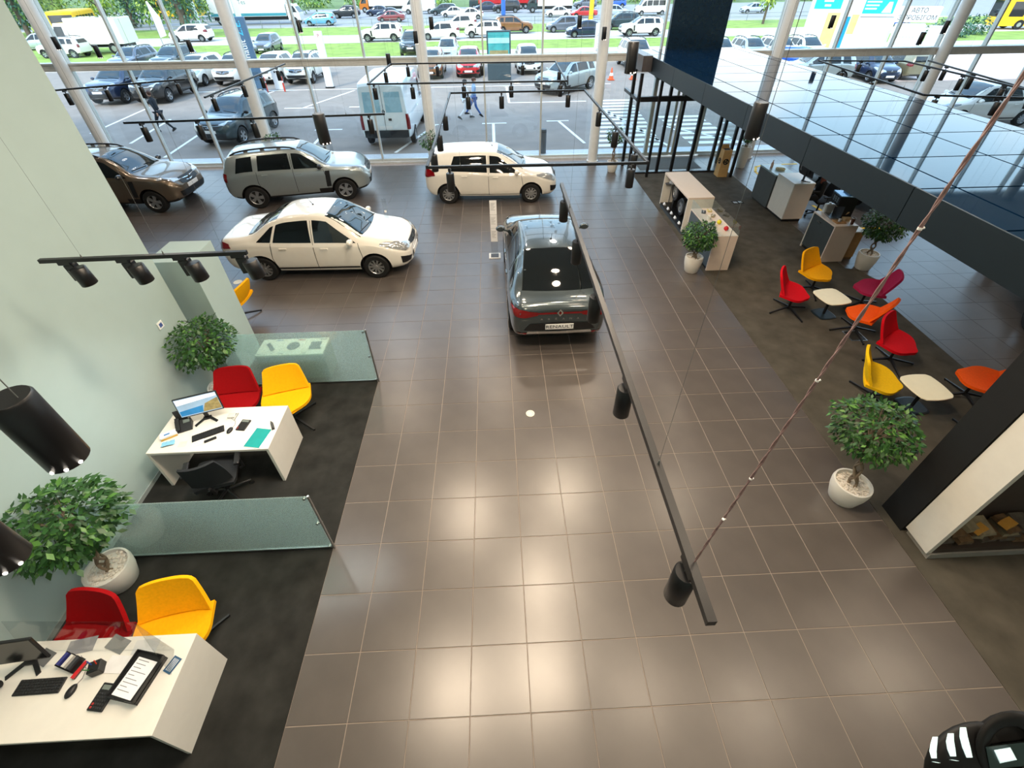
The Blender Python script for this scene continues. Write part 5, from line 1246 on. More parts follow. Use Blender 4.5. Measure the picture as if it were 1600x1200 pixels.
# recycling box by the entrance
root = empty('recycling_bin', (9.50, 13.42, .006), label='tan cardboard recycling bin with a round black emblem at the entrance', cat='bin')
kraft2 = M('bin_kraft', (208, 170, 112), 0.7, var=.08)
m = MB(); m.loft([[(0, 0, 0), (.34, 0, 0), (.34, .34, 0), (0, .34, 0)], [(.03, .03, .9), (.31, .03, .9), (.31, .31, .9), (.03, .31, .9)]]); m.build('body', kraft2, root)
m = MB(); m.bx(.07, .27, .08, .26, .9, .903); m.build('slot', blackm, root); m = MB(); m.loft([[(.02, .31, .9), (.32, .31, .9), (.32, .32, .9), (.02, .32, .9)], [(.06, .33, 1.02), (.28, .33, 1.02), (.28, .34, 1.02), (.06, .34, 1.02)]]); m.build('back_flap', kraft2, root)
def emblem(parent, o, xd, yd):
    mtx = frame_matrix(o, xd, yd); m = MB(); m.cyl((0, 0, 0), (0, 0, .004), .10, n=28); e = m.build('round_emblem', blackm, parent); e.matrix_local = mtx
    for k in range(3):
        a = 2*math.pi*k/3; m = MB(); m.box((.045*math.cos(a), .045*math.sin(a), .005), (.055, .022, .003), a+1.9); q = m.build('arrow', kraft2, e)
emblem(root, (.17, .012, .52), (1, 0, 0), (0, .033, 1)); emblem(root, (.012, .17, .52), (0, -1, 0), (.033, 0, 1))

# price stand, roof signs, floor boxes, tape
root = empty('price_stand', (1.56, 8.15, 0), label='clear price stand with three white sheets beside the dark grey car', cat='sign stand')
m = MB(); m.bx(-.15, .15, -.14, .14, 0, .015); m.build('base_frame', M('stand_white', (216, 214, 208), 0.4), root); m = MB(); m.bx(-.10, .10, -.10, .10, .015, .02); m.build('base_inset', M('stand_inset', (70, 66, 66), 0.3), root)
m = MB(); m.bx(-.09, .09, .10, .105, .02, 1.46); m.build('acrylic_panel', acryl, root)
for k in range(3): m = MB(); m.bx(-.085, .085, .094, .099, .36+k*.365, .715+k*.365); s_ = m.build('sheet', paper, root); m = MB(); [m.bx(-.06, .05-.02*(q % 3), .0925, .094, .64+k*.365-q*.028, .646+k*.365-q*.028) for q in range(7)]; tag(m.build('print_lines', M('print_grey', (120, 120, 124), 0.8), s_), kind='stuff')
for (x, y, z, rz, lab) in ((-1.12, 8.55, .93, 4, 'clear acrylic price strip standing on the white sedan bonnet'), (-3.55, 12.95, 1.09, 12, 'clear acrylic price strip standing on the silver car bonnet')):
    root = empty('price_strip', (x, y, z), R(rz), lab, 'sign'); m = MB(); m.bx(-.05, .05, -.004, .004, 0, .52); m.build('panel', acryl, root); m = MB(); m.bx(-.03, .03, -.006, -.004, .16, .22); m.build('sticker', paper, root); m = MB(); m.bx(-.06, .06, -.04, .04, -.02, .004); m.build('foot', acryl, root)
root = empty('floor_socket', (2.08, 2.71, 0), label='round white floor socket cover in the middle of the tiled aisle', cat='floor socket'); m = MB(); m.lathe([(.001, .004), (.06, .004), (.072, 0)], n=24); m.build('cover', M('socket_white', (236, 232, 214), 0.5), root); m = MB(); m.lathe([(.045, .004), (.045, .0055), (.05, .0055), (.05, .004)], n=20); m.build('ring', M('socket_ring', (200, 196, 180), 0.5), root)
root = empty('floor_socket', (-4.63, 7.25, 0), label='round white floor socket cover beside the rear wheel of the white sedan', cat='floor socket'); m = MB(); m.lathe([(.001, .004), (.09, .004), (.10, 0)], n=24); m.build('cover', M('socket_white', (236, 232, 214), 0.5), root)
root = empty('floor_box', (8.67, 4.41, .006), R(0), 'square metal-framed floor box in the carpet between lounge chairs', 'floor box'); m = MB()
for (a, b, c, d) in ((-.16, .16, -.16, -.145), (-.16, .16, .145, .16), (-.16, -.145, -.145, .145), (.145, .16, -.145, .145)): m.bx(a, b, c, d, 0, .006)
m.build('frame', steel, root); m = MB(); m.bx(-.145, .145, -.145, .145, 0, .003); m.build('lid', carpet_m, root); m = MB(); m.bx(.05, .13, -.12, -.03, .003, .008); m.build('cable_flap', blackp, root)
root = empty('floor_box', (9.25, 11.15, .006), R(0), 'small floor box with two pale flaps in the carpet before reception', 'floor box'); m = MB(); m.bx(-.14, -.02, -.06, .06, 0, .006); m.bx(.03, .14, -.03, .09, 0, .006); m.build('flap', M('flap_grey', (160, 160, 158), 0.5), root); m = MB(); m.bx(-.17, .17, -.10, .12, 0, .002); m.build('lid', carpet_m, root)
tape = M('tape_yellow', (250, 200, 40), 0.6)
def tape_line(pts, label):
    root = empty('floor_tape', (pts[0][0], pts[0][1], .001), label=label, cat='floor tape')
    for a, b in zip(pts[:-1], pts[1:]):
        m = MB(); A = Vector((a[0]-pts[0][0], a[1]-pts[0][1], 0)); B = Vector((b[0]-pts[0][0], b[1]-pts[0][1], 0)); d = B-A; m.box((A+B)/2+Vector((0, 0, .002)), (d.length+.06, .09, .003), math.atan2(d.y, d.x)); m.build('strip', tape, root)
tape_line([(10.75, 9.22), (14.2, 8.95)], 'long yellow floor tape crossing the tiles behind the coffee counter')
tape_line([(11.05, 13.3), (11.1, 13.9), (11.35, 14.4), (11.75, 14.6), (13.0, 14.62)], 'pale yellow floor tape curving on the tiles near the silver car front')
tape_line([(11.45, 10.75), (11.5, 10.3)], 'short yellow floor tape behind the white reception counter')
# ================================================================== PEOPLE
skin_m = M('skin', (206, 156, 128), 0.6, var=.05)
def figure(name, joints, edges, radii, mats, root, sub=2):
    """one continuous skin surface over a skeleton of joints"""
    me = bpy.data.meshes.new(name); keys = list(joints); me.from_pydata([joints[k] for k in keys], [(keys.index(a), keys.index(b)) for a, b in edges], [])
    o = bpy.data.objects.new(name, me); COL.objects.link(o)
    o.modifiers.new('s', 'SKIN'); sv = me.skin_vertices[0].data
    for i, k in enumerate(keys):
        r = radii[k]; sv[i].radius = r if isinstance(r, tuple) else (r, r); sv[i].use_root = (i == 0)
    ms = o.modifiers.new('u', 'SUBSURF'); ms.levels = sub; ms.render_levels = sub
    dg = bpy.context.evaluated_depsgraph_get(); nm = bpy.data.meshes.new_from_object(o.evaluated_get(dg)); nm.name = name
    o.modifiers.clear(); o.data = nm; bpy.data.meshes.remove(me)
    nm.polygons.foreach_set('use_smooth', [True]*len(nm.polygons))
    for m in mats: nm.materials.append(m)
    o.parent = root; return o
def head_parts(root, hp, r, yaw, hair_m, mask=None, longhair=False):
    """face forward = +X rotated by yaw"""
    h = empty('head', hp, yaw, parent=root)
    m = MB(); m.lathe([(.001, -r*1.12), (r*.42, -r*1.05), (r*.70, -r*.7), (r*.86, -r*.2), (r*.92, r*.3), (r*.80, r*.8), (r*.45, r*1.1), (.001, r*1.18)], n=18); m.v = [(x*1.08, y*.9, z) for x, y, z in m.v]
    m.loft([[(r*.86, -r*.10, r*.1), (r*.86, r*.10, r*.1), (r*.9, r*.05, r*.25), (r*.9, -r*.05, r*.25)], [(r*1.12, -r*.12, -r*.22), (r*1.12, r*.12, -r*.22), (r*.98, r*.06, r*.1), (r*.98, -r*.06, r*.1)]])
    for s in (1, -1): m.ball((0, s*r*.86, 0), r*.18, 8, 1.5)
    m.build('face', skin_m, h, smooth=50)
    m = MB(); 
    for s in (1, -1): m.ball((r*.90, s*r*.32, r*.12), r*.11, 8)
    m.build('eyes', M('eye_dark', (40, 30, 28), 0.3), h, smooth=True)
    m = MB(); m.lathe([(r*.97, -r*.05), (r*1.02, r*.4), (r*.9, r*.85), (r*.5, r*1.18), (.001, r*1.28)], n=18); m.v = [(x*1.08-r*.12, y*.95, z) for x, y, z in m.v]
    m.lathe([(r*.5, -r*.7), (r*.85, -r*.2), (r*.95, r*.3), (r*.7, r*.8)], n=18); m.v = m.v[:len(m.v)-72]+[(x*.9-r*.28, y*.95, z) for x, y, z in m.v[-72:]]
    if longhair:
        m.loft([[(-r*.95+.0, -r*.8, r*.3), (-r*.2, -r*.95, r*.3), (-r*.2, r*.95, r*.3), (-r*.95, r*.8, r*.3)], [(-r*.9, -r*.8, -r*2.6), (-r*.5, -r*.95, -r*2.6), (-r*.5, r*.95, -r*2.6), (-r*.9, r*.8, -r*2.6)]])
    m.build('hair', hair_m, h, smooth=50)
    if mask:
        rows = [[(r*(1.12-.45*abs(2*j/8-1)**2.2-.1*abs(2*i/4-1)), r*.82*(2*j/8-1), -r*.05-r*.85*i/4) for j in range(9)] for i in range(5)]
        shell(rows, .004).build('mask', mask, h, smooth=True)
    else:
        m = MB(); m.ball((r*.80, 0, -r*.52), r*.17, 8, .4); m.build('mouth', M('lip', (160, 90, 84), 0.5), h, smooth=True)
def hand(root, p, d, side):
    """palm with five bent fingers along d"""
    d = Vector(d).normalized(); s = d.cross(Vector((0, 0, 1))); s = (s if s.length > .1 else Vector((0, 1, 0))).normalized(); n = s.cross(d); J = {}; E = []; Rr = {}
    p = Vector(p); J['w'] = p; Rr['w'] = .024; J['m'] = p+d*.05; Rr['m'] = (.034, .018); E.append(('w', 'm'))
    for k, (o, L) in enumerate(((-.030, .070), (-.010, .082), (.010, .078), (.028, .062))):
        a = p+d*.085+s*o; J['a%d' % k] = a; J['b%d' % k] = a+d*L*.5-n*.012; J['c%d' % k] = a+d*L*.85-n*.036
        for q in 'abc': Rr[q+str(k)] = .0085
        E += [('m', 'a%d' % k), ('a%d' % k, 'b%d' % k), ('b%d' % k, 'c%d' % k)]
    t = p+d*.03-s*.035*side; J['t'] = t; J['u'] = t+d*.045-s*.018*side; Rr['t'] = .011; Rr['u'] = .009; E += [('m', 't'), ('t', 'u')]
    figure('hand', J, E, Rr, [skin_m], root, 1)
def walker(x, y, deg, top_m, leg_m, hair_m, label, phase=1, h=1.0):
    root = empty('person', (x, y, 0), R(deg), label, 'person'); p = phase
    Z = dict(pel=(0, 0, .95), waist=(.01, 0, 1.10), chest=(.02, 0, 1.30), neck=(.02, 0, 1.46), nt=(.03, 0, 1.53),
        ls=(.02, .18, 1.40), le=(-.10*p, .24, 1.14), lw=(.02-.14*p, .23, .91), rs=(.02, -.18, 1.40), re=(.10*p, -.24, 1.14), rw=(.22*p+.02, -.22, .95))
    Rz = dict(pel=(.15, .11), waist=(.135, .10), chest=(.16, .11), neck=.06, nt=.05, ls=.068, le=.046, lw=.034, rs=.068, re=.046, rw=.034)
    figure('torso', Z, [('pel', 'waist'), ('waist', 'chest'), ('chest', 'neck'), ('neck', 'nt'), ('chest', 'ls'), ('ls', 'le'), ('le', 'lw'), ('chest', 'rs'), ('rs', 're'), ('re', 'rw')], Rz, [top_m], root)
    L = dict(p=(0, 0, .94), lh=(0, .09, .86), lk=(.20*p, .09, .50), la=(.30*p if p > 0 else -.42, .09, .10 if p > 0 else .20), rh=(0, -.09, .86), rk=(-.06*p, -.09, .48), ra=(-.38*p if p > 0 else .30, -.09, .16 if p > 0 else .10))
    Rl = dict(p=(.15, .12), lh=.095, lk=.062, la=.042, rh=.095, rk=.062, ra=.042)
    figure('legs', L, [('p', 'lh'), ('lh', 'lk'), ('lk', 'la'), ('p', 'rh'), ('rh', 'rk'), ('rk', 'ra')], Rl, [leg_m], root)
    for k, tilt in (('la', 0), ('ra', .5)):
        a = Vector(L[k]); m = MB(); m.loft([[(-.09, -.04, -.06), (-.09, .04, -.06), (-.08, .035, .03), (-.08, -.035, .03)], [(.03, -.05, -.07), (.03, .05, -.07), (.03, .045, .03), (.03, -.045, .03)], [(.17, -.035, -.07), (.17, .035, -.07), (.16, .03, -.03), (.16, -.03, -.03)]])
        rt = Matrix.Rotation(tilt, 3, 'Y'); m.v = [tuple(rt @ Vector(v)+a) for v in m.v]; m.build('shoe', blackp if leg_m is not P_white else whitepl, root)
    hand(root, Z['lw'], Vector(Z['lw'])-Vector(Z['le']), 1); hand(root, Z['rw'], Vector(Z['rw'])-Vector(Z['re']), -1)
    head_parts(root, (.045, 0, 1.655), .105, 0, hair_m)
    return root
cl_dark = M('cloth_dark', (34, 40, 48), 0.9, var=.1); cl_white = M('cloth_white', (232, 234, 238), 0.85); cl_blue = M('cloth_blue', (60, 96, 160), 0.9); cl_black = M('cloth_black', (18, 18, 20), 0.9); hair_b = M('hair_brown', (84, 50, 34), 0.6, var=.2); hair_d = M('hair_dark', (40, 30, 26), 0.6)
cl_lb = M('cloth_light_blue', (150, 176, 206), 0.9)
walker(-13.9, 21.3, 172, cl_dark, cl_dark, hair_b, 'person in a dark jacket and trousers walking across the car park', 1)
walker(.30, 22.55, 20, cl_white, cl_white, hair_d, 'person in white top and white trousers walking outside beyond the glass', 1)
walker(.72, 23.05, 15, cl_lb, cl_blue, hair_b, 'person in blue trousers striding beside the white-dressed walker', -1)
# masked receptionist on an office chair
office_chair(11.06, 10.02, 180, 'black office chair with the masked receptionist sitting on it')
for o in [q for q in bpy.data.objects if q.name.startswith('office_chair')][-1:]: o.location.z = 0
root = empty('person', (10.92, 10.02, 0.02), R(172), 'seated person in black with a face mask and long reddish hair behind the white counter', 'person')
Z = dict(pel=(0, 0, .58), waist=(.01, 0, .72), chest=(.04, 0, .92), neck=(.05, 0, 1.08), nt=(.06, 0, 1.14), ls=(.04, .17, 1.02), le=(.10, .24, .78), lw=(.34, .17, .76), rs=(.04, -.17, 1.02), re=(.10, -.24, .78), rw=(.34, -.17, .76),
    lh=(.05, .09, .57), lk=(.44, .12, .56), la=(.40, .12, .12), lt=(.55, .12, .05), rh=(.05, -.09, .57), rk=(.44, -.12, .56), ra=(.40, -.12, .12), rt=(.55, -.12, .05))
Rz = dict(pel=(.16, .12), waist=(.13, .10), chest=(.155, .11), neck=.055, nt=.048, ls=.062, le=.044, lw=.032, rs=.062, re=.044, rw=.032, lh=.095, lk=.066, la=.042, lt=.03, rh=.095, rk=.066, ra=.042, rt=.03)
figure('body', Z, [('pel', 'waist'), ('waist', 'chest'), ('chest', 'neck'), ('neck', 'nt'), ('chest', 'ls'), ('ls', 'le'), ('le', 'lw'), ('chest', 'rs'), ('rs', 're'), ('re', 'rw'), ('pel', 'lh'), ('lh', 'lk'), ('lk', 'la'), ('la', 'lt'), ('pel', 'rh'), ('rh', 'rk'), ('rk', 'ra'), ('ra', 'rt')], Rz, [cl_black], root)
hand(root, Z['lw'], (.24, -.05, -.02), 1); hand(root, Z['rw'], (.24, .05, -.02), -1)
head_parts(root, (.08, 0, 1.26), .105, R(-60), M('hair_red', (120, 58, 36), 0.55, var=.25), mask=M('mask_cloth', (206, 220, 224), 0.9), longhair=True)

# ================================================================== OUTSIDE
asph = M('asphalt', (142, 131, 122), 0.9, var=.10, scale=1.2, detail=8); grassm = M('grass', (136, 160, 70), 0.95, var=.25, scale=.9, detail=8); pathm = M('pale_path', (196, 190, 182), 0.9, var=.08, scale=1.0); roadm = M('road_grey', (150, 150, 152), 0.9, var=.06, scale=.6)
mark = M('road_marking', (244, 244, 240), 0.7, var=.04)
def slab(name, x0, x1, y0, y1, z, mat):
    return tag(box_obj(name, x0, x1, y0, y1, z-.2, z, mat), kind='structure')
slab('car_park', -90, 110, 17.15, 41.0, -.02, asph)
slab('lawn', -120, 150, 41.0, 57.5, .02, grassm); slab('service_road', -150, 180, 57.5, 66.5, .0, pathm); slab('lawn', -150, 180, 66.5, 78, .02, grassm)
slab('street', -220, 240, 78, 126, .0, roadm); slab('field', -300, 300, 126, 330, .02, M('far_grass', (100, 122, 70), 0.95, var=.3, scale=.2, detail=6))
slab('path', 2.0, 60, 46.5, 49.6, .035, pathm); slab('path', -4, 2.0, 46.9, 49.2, .035, pathm); slab('kerb_strip', -90, 110, 40.75, 41.0, .06, M('kerb_pale', (206, 202, 196), 0.8)); slab('kerb_strip', -200, 220, 77.8, 78.1, .12, M('kerb_pale', (206, 202, 196), 0.8))
slab('pavement', 28, 60, 30, 41, .0, M('paving_pink', (206, 188, 184), 0.9, var=.08, scale=.7))
def stripe(a, b, w, label=None):
    m = MB(); A, B = Vector((*a, 0)), Vector((*b, 0)); d = B-A; m.box(((A+B)/2)+Vector((0, 0, -.017)), (d.length, w, .006), math.atan2(d.y, d.x)); return m
lines = [((-2.45, 17.3), (-1.2, 21.6)), ((-1.65, 21.7), (-.7, 21.7)), ((1.65, 17.4), (1.65, 21.6)), ((1.1, 21.7), (2.3, 21.7)), ((5.55, 18.0), (4.9, 21.8)), ((4.3, 21.9), (5.4, 21.9)), ((-6.2, 17.4), (-6.3, 21.0)), ((-6.9, 21.2), (-5.6, 21.2)), ((-11.9, 17.4), (-12.3, 22.0)), ((-14.6, 19.6), (-15.2, 24)), ((-17.6, 21.5), (-18.0, 27)),
         ((-22, 31.3), (9.5, 31.3)), ((2.6, 26.2), (2.6, 31)), ((2.6, 26.2), (7.0, 26.2)), ((-9.0, 26), (-7.2, 30.8)), ((-5.6, 26.0), (-4.6, 30.8)), ((-10.0, 26), (-8.2, 26)), ((-6.4, 26.0), (-4.8, 26.0)), ((-13.3, 27), (-12.4, 31))]
for a, b in lines:
    o = stripe(a, b, .13).build('parking_line', mark); tag(o, kind='structure')
k = 0
for j in range(13):   # zebra
    y = 17.6+j*.72; x0 = 5.9+.11*j*.6; o = stripe((x0+.25*j*.25, y), (x0+2.9, y), .34).build('zebra_stripe', mark); tag(o, kind='structure')
for j in range(7):
    y = 17.7+j*.75; o = stripe((10.0, y), (12.1, y), .36).build('zebra_stripe', mark); tag(o, kind='structure')
for a, b in (((9.0, 17.3), (7.6, 24)), ((9.7, 20.5), (12.3, 17.6)), ((12.6, 20.8), (15.5, 20.8))):
    o = stripe(a, b, .14).build('parking_line', mark); tag(o, kind='structure')

# cars outside
g1 = 'cars parked along the lawn'; g2 = 'traffic on the roads'
car(T_van, -2.74, 20.45, 90, P_van, 'white panel van parked outside the glass, rear doors towards the showroom', cat='van')
car(T_dust, -9.95, 20.55, -98, P_dgreen, 'dark off-road car parked outside the glass beside the second column', trim=blackp)
car(T_dust, -20.75, 29.7, -91, P_navy, 'dark blue off-road car, leftmost of the front row outside', group=g1, scale=1.05)
car(T_dust, -18.25, 29.7, -91, P_black, 'black off-road car parked outside, second in the front row from the left', group=g1, scale=1.05)
car(T_dust, -26.4, 40.4, -92, P_steelgrey, 'grey off-road car in the second row behind the dark blue one', group=g1)
car(T_dust, -23.3, 40.4, -92, P_dgreen, 'dark green off-road car in the second row behind the black one', group=g1)
car(T_sand, -18.6, 34.9, -92, P_white, 'white hatchback outside, first of the row left of the blue pylon', group=g1, scale=1.08)
car(T_dust, -16.1, 34.9, -91, P_white, 'white off-road car parked outside left of the blue pylon', trim=blackp, group=g1)
car(T_sand, -13.7, 35.4, -90, P_white, 'white hatchback parked behind the blue pylon', group=g1, scale=1.05)
car(T_dust, -11.4, 35.0, -90, P_white, 'white off-road car parked right of the blue pylon beside the charging post', trim=blackp, group=g1)
car(T_sand, -20.1, 51.2, -88, P_steelgrey, 'small grey car alone on the lawn track behind the white row', group=g1)
car(T_dust, -5.5, 47.4, -88, P_dgreen, 'dark off-road car facing the showroom left of the third column', group=g1, scale=1.1)
car(T_sand, -2.65, 36.0, -90, P_bronze, 'orange bronze car parked behind the third column', group=g1, scale=1.05)
car(T_sand, -2.0, 43.8, -90, P_sgrey, 'silver blue car parked behind the orange bronze car', group=g1)
car(T_sand, .05, 36.3, -90, P_red, 'red car facing the showroom beside the dark advertising stand', group=g1, scale=1.05)
car(T_sand, 4.4, 37.2, -90, P_white, 'white car facing the showroom right of the dark advertising stand', group=g1, scale=1.05)
car(T_dust, 6.25, 29.35, -139, P_silver, 'silver off-road car parked diagonally outside between two columns', trim=P_silver)
car(T_dust, 12.7, 37.8, -90, P_white, 'white car parked behind the left end of the dark canopy', group=g1, scale=1.1)
for x, m_, lab in ((19.6, P_white, 'white car above the canopy, first of the far right row'), (22.1, P_sgrey, 'pale silver car above the canopy, second of the far right row'), (24.4, P_white, 'white car beside the leaning right column, third of the far right row'), (26.6, P_white, 'white car in front of the poster stand, last of the far right row')):
    car(T_dust, x, 39.0, -90, m_, lab, group=g1)
car(T_sand, 23.6, 34.2, -40, P_cobalt, 'blue car below the transom at right', group=g1)
car(T_dust, 22.5, 30.5, 172, P_silver, 'silver car parked sideways below the used-car signs', group=g1)
car(T_logan, 26.7, 31.2, -92, P_navy, 'navy car facing the glass below the used-car signs', group=g1)
car(T_sand, 29.1, 31.8, 88, P_olive, 'olive car with red tail lamps below the used-car signs', group=g1)
car(T_logan, 24.2, 19.9, 178, P_white, 'long white sedan parked close to the glass at the far right', scale=1.1)
for (T, x, y, d, m_, lab, sc) in ((T_dust, -38.6, 49.9, 178, P_white, 'white off-road car near the left wall edge outside', 1.0), (T_sand, -45.5, 56.5, 178, P_sgrey, 'pale car behind the first column outside', 1), (T_logan, -47.0, 49.5, 178, P_sgrey, 'pale silver sedan at the far left by the wall edge', 1),
        (T_sand, -32.9, 62.2, 180, P_white, 'white hatchback on the service road left of the second column', 1.12), (T_sand, -23.6, 81.4, 180, P_blue, 'pale blue hatchback on the road below the white trailer', 1.1), (T_dust, -23.4, 96.5, 180, P_black, 'black off-road car on the road behind the pale blue one', 1.1), (T_logan, -18.6, 101, 180, P_navy, 'navy sedan behind the black off-road car on the road', 1.05),
        (T_logan, -13.9, 86.3, 180, P_maroon, 'maroon old sedan on the road', 1.0), (T_logan, -15.6, 95, 180, P_navy, 'dark blue sedan on the road beyond the maroon one', 1), (T_dust, -10.4, 58.9, 180, P_white, 'white estate car on the service road left of the third column', 1.08), (T_sand, -3.9, 59.7, 180, P_white, 'white hatchback on the service road right of the third column', 1.08),
        (T_sand, -2.2, 70.5, 180, P_white, 'white car on the grass verge behind the service road', 1.1), (T_dust, .9, 60.9, 180, P_white, 'white off-road car on the service road left of the bronze one', 1.0), (T_dust, 4.6, 65.3, 4, P_bronze, 'bronze brown off-road car on the service road', 1.08), (T_logan, -1.5, 90, 180, P_white, 'white sedan on the main road', 1.0), (T_logan, 1.2, 109, 180, P_navy, 'navy sedan on the far lane of the main road', 1.1), (T_sand, -6.6, 100, 180, P_dgreen, 'dark hatchback on the main road right of the third column', 1.15),
        (T_logan, -4.6, 95.0, 180, P_white, 'white saloon close behind another on the main road', 1.0), (T_dust, 5.0, 104, 180, P_black, 'black off-road car on the main road right of the blue pole', 1.2), (T_logan, 13.2, 91, 180, P_white, 'white saloon on the main road left of the red one', 1.0), (T_logan, 17.2, 89, 180, P_red, 'red saloon on the main road beside the yellow pole', 1.0), (T_sand, 10.9, 65.7, 180, P_steelgrey, 'grey hatchback on the service road left of the fourth column', 1.08),
        (T_logan, 12.6, 59.5, 180, P_navy, 'navy sedan on the service road behind the white totem', 1.08), (T_dust, 18.3, 67.5, 180, P_dgreen, 'dark green estate on the service road right of the fourth column', 1.1), (T_dust, 18.9, 59.6, 180, P_white, 'white off-road car on the service road right of the fourth column', 1.12), (T_sand, 22.8, 90.5, 0, P_sgrey, 'light silver hatchback on the main road beside the fourth column', 1.05), (T_dust, 27.8, 114, 180, P_cobalt, 'bright blue pickup-like car on the far lane', 1.1), (T_dust, 21.5, 113, 180, P_steelgrey, 'grey car on the far lane behind the yellow pole', 1.1),
        (T_sand, 42, 96, 180, P_dgreen, 'dark car on the main road beyond the canopy upstand', 1.0), (T_logan, 47, 92, 180, P_sgrey, 'pale saloon on the main road beside the small tree', 1), (T_sand, 56, 70, 180, P_sgrey, 'pale car in the cluster left of the right bus', 1.0), (T_logan, 60, 74, 180, P_white, 'white saloon in the cluster left of the right bus', 1.0), (T_sand, 53, 66, 180, P_cobalt, 'blue car in the cluster left of the right bus', 1.0), (T_logan, 50, 72, 180, P_silver, 'silver saloon in the cluster left of the right bus', 1.0)):
    car(T, x, y, d, m_, lab, group=g2, scale=sc)
car(T_mini, 29.2, 92, 180, P_white, 'white minibus on the main road left of the canopy upstand', cat='minibus', group=g2)
car(T_van, -11.6, 105, 180, P_white, 'white delivery van on the far lane behind the maroon sedan', cat='van', group=g2, scale=1.15)

# trucks, trailers and buses
def truck(x, y, deg, label, box_m, cab_m, L=8.0, H=2.5, cab_front=True, stripe_m=None, name='box_truck', txt=None, z0=1.05):
    root = empty(name, (x, y, 0), R(deg), label, 'truck')
    m = MB(); m.bbx(-L/2, L/2, -1.22, 1.22, z0, z0+H, .06); m.build('cargo_box', box_m, root)
    if stripe_m: m = MB(); [m.bx(-L/2+.02, L/2-.02, s*1.221-.008, s*1.221+.008, z0+.05, z0+.42) for s in (1, -1)]; m.build('stripe', stripe_m, root)
    m = MB(); m.bx(-L/2, L/2+1.6, -.5, .5, .55, z0); m.build('chassis', blackp, root)
    m = MB(); m.loft([[(L/2+.15, s*1.1, .5) for s in (-1, 1)]+[(L/2+1.95, s*1.05, .5) for s in (1, -1)], [(L/2+.15, s*1.1, 1.5) for s in (-1, 1)]+[(L/2+1.9, s*1.05, 1.45) for s in (1, -1)], [(L/2+.15, s*1.0, 2.55) for s in (-1, 1)]+[(L/2+1.2, s*.95, 2.55) for s in (1, -1)]]); m.build('cab', cab_m, root)
    m = MB(); m.loft([[(L/2+1.91, s*.92, 1.5) for s in (-1, 1)]+[(L/2+1.86, s*.92, 1.5) for s in (1, -1)], [(L/2+1.27, s*.85, 2.42) for s in (-1, 1)]+[(L/2+1.22, s*.85, 2.42) for s in (1, -1)]]); m.build('windshield', carglass, root)
    for s in (1, -1): m = MB(); m.loft([[(L/2+.5, s*1.07, 1.5), (L/2+1.6, s*1.05, 1.5), (L/2+1.6, s*1.08, 1.5), (L/2+.5, s*1.09, 1.5)], [(L/2+.5, s*1.01, 2.3), (L/2+1.2, s*1.0, 2.3), (L/2+1.2, s*1.03, 2.3), (L/2+.5, s*1.04, 2.3)]]); m.build('side_window', carglass, root)
    for xw in ([L/2+.95, -L/2+1.2] + ([-L/2+2.2, -L/2+3.2] if L > 9 else [])):
        for s in (1, -1): m = MB(); m.cyl((xw, s*.95, .48), (xw, s*1.22, .48), .48, n=20); w = m.build('wheel', rubber, root); m = MB(); m.cyl((xw, s*1.20, .48), (xw, s*1.23, .48), .24, n=14); m.build('rim', rimm, w)
    if txt: text('lettering', txt, .8, M('letter_teal', (60, 110, 110), 0.5), root, frame_matrix((-L*.05, -1.232, z0+H*.62), (1, 0, 0), (0, 0, 1)))
    return root
truck(-36.2, 52.6, 180, 'white box truck on the lawn road at left, cab to the left', P_white, P_white, L=4.8, H=2.1, z0=.85)
truck(-35.5, 86.5, 0, 'long white trailer truck with a teal stripe at the top of the view', P_white, P_white, L=11.5, H=2.9, stripe_m=M('stripe_teal', (60, 140, 150), 0.4), name='trailer_truck', txt='Tes')
truck(-17.0, 112, 180, 'white trailer truck with a grey panel in the far lane', P_white, P_orange, L=10.5, H=2.8, name='trailer_truck')
truck(5.0, 116, 180, 'red trailer truck at the top centre of the view', P_red, P_dgreen, L=11, H=2.8, name='trailer_truck')
truck(14.0, 103, 180, 'white box truck on the main road above the white saloon', P_white, P_dgreen, L=6.5, H=2.8)
truck(-40.0, 100, 180, 'orange-topped truck among the trees at the top left', P_orange, P_white, L=6, H=2.6)
def bus(x, y, deg, label, L=11.0):
    by = M('bus_yellow', (246, 190, 24), 0.4); root = empty('city_bus', (x, y, 0), R(deg), label, 'bus')
    m = MB(); m.bbx(-L/2, L/2, -1.25, 1.25, .35, 3.1, .12); m.build('body', by, root)
    for s in (1, -1):
        for k in range(6): a = -L/2+.6+k*(L-1.2)/6; m = MB(); m.bx(a+.08, a+(L-1.2)/6-.08, s*1.255-.01, s*1.255+.01, 1.25, 2.65); m.build('side_window', carglass, root)
    for e in (1, -1): m = MB(); m.bx(e*L/2-.012, e*L/2+.012, -1.1, 1.1, 1.2, 2.75); m.build('windshield', carglass, root)
    for xw in (L/2-2.2, -L/2+2.6):
        for s in (1, -1): m = MB(); m.cyl((xw, s*1.0, .48), (xw, s*1.27, .48), .48, n=18); w = m.build('wheel', rubber, root); m = MB(); m.cyl((xw, s*1.26, .48), (xw, s*1.28, .48), .22, n=12); m.build('rim', rimm, w)
bus(-46.6, 64.0, 108, 'yellow bus seen end-on at the left behind the white box truck', 7.0); bus(66.5, 59.5, 168, 'yellow bus at the right picture edge outside', 11.0)
bus(-56, 103.5, 180, 'yellow bus between the trees at the top left', 9.0)

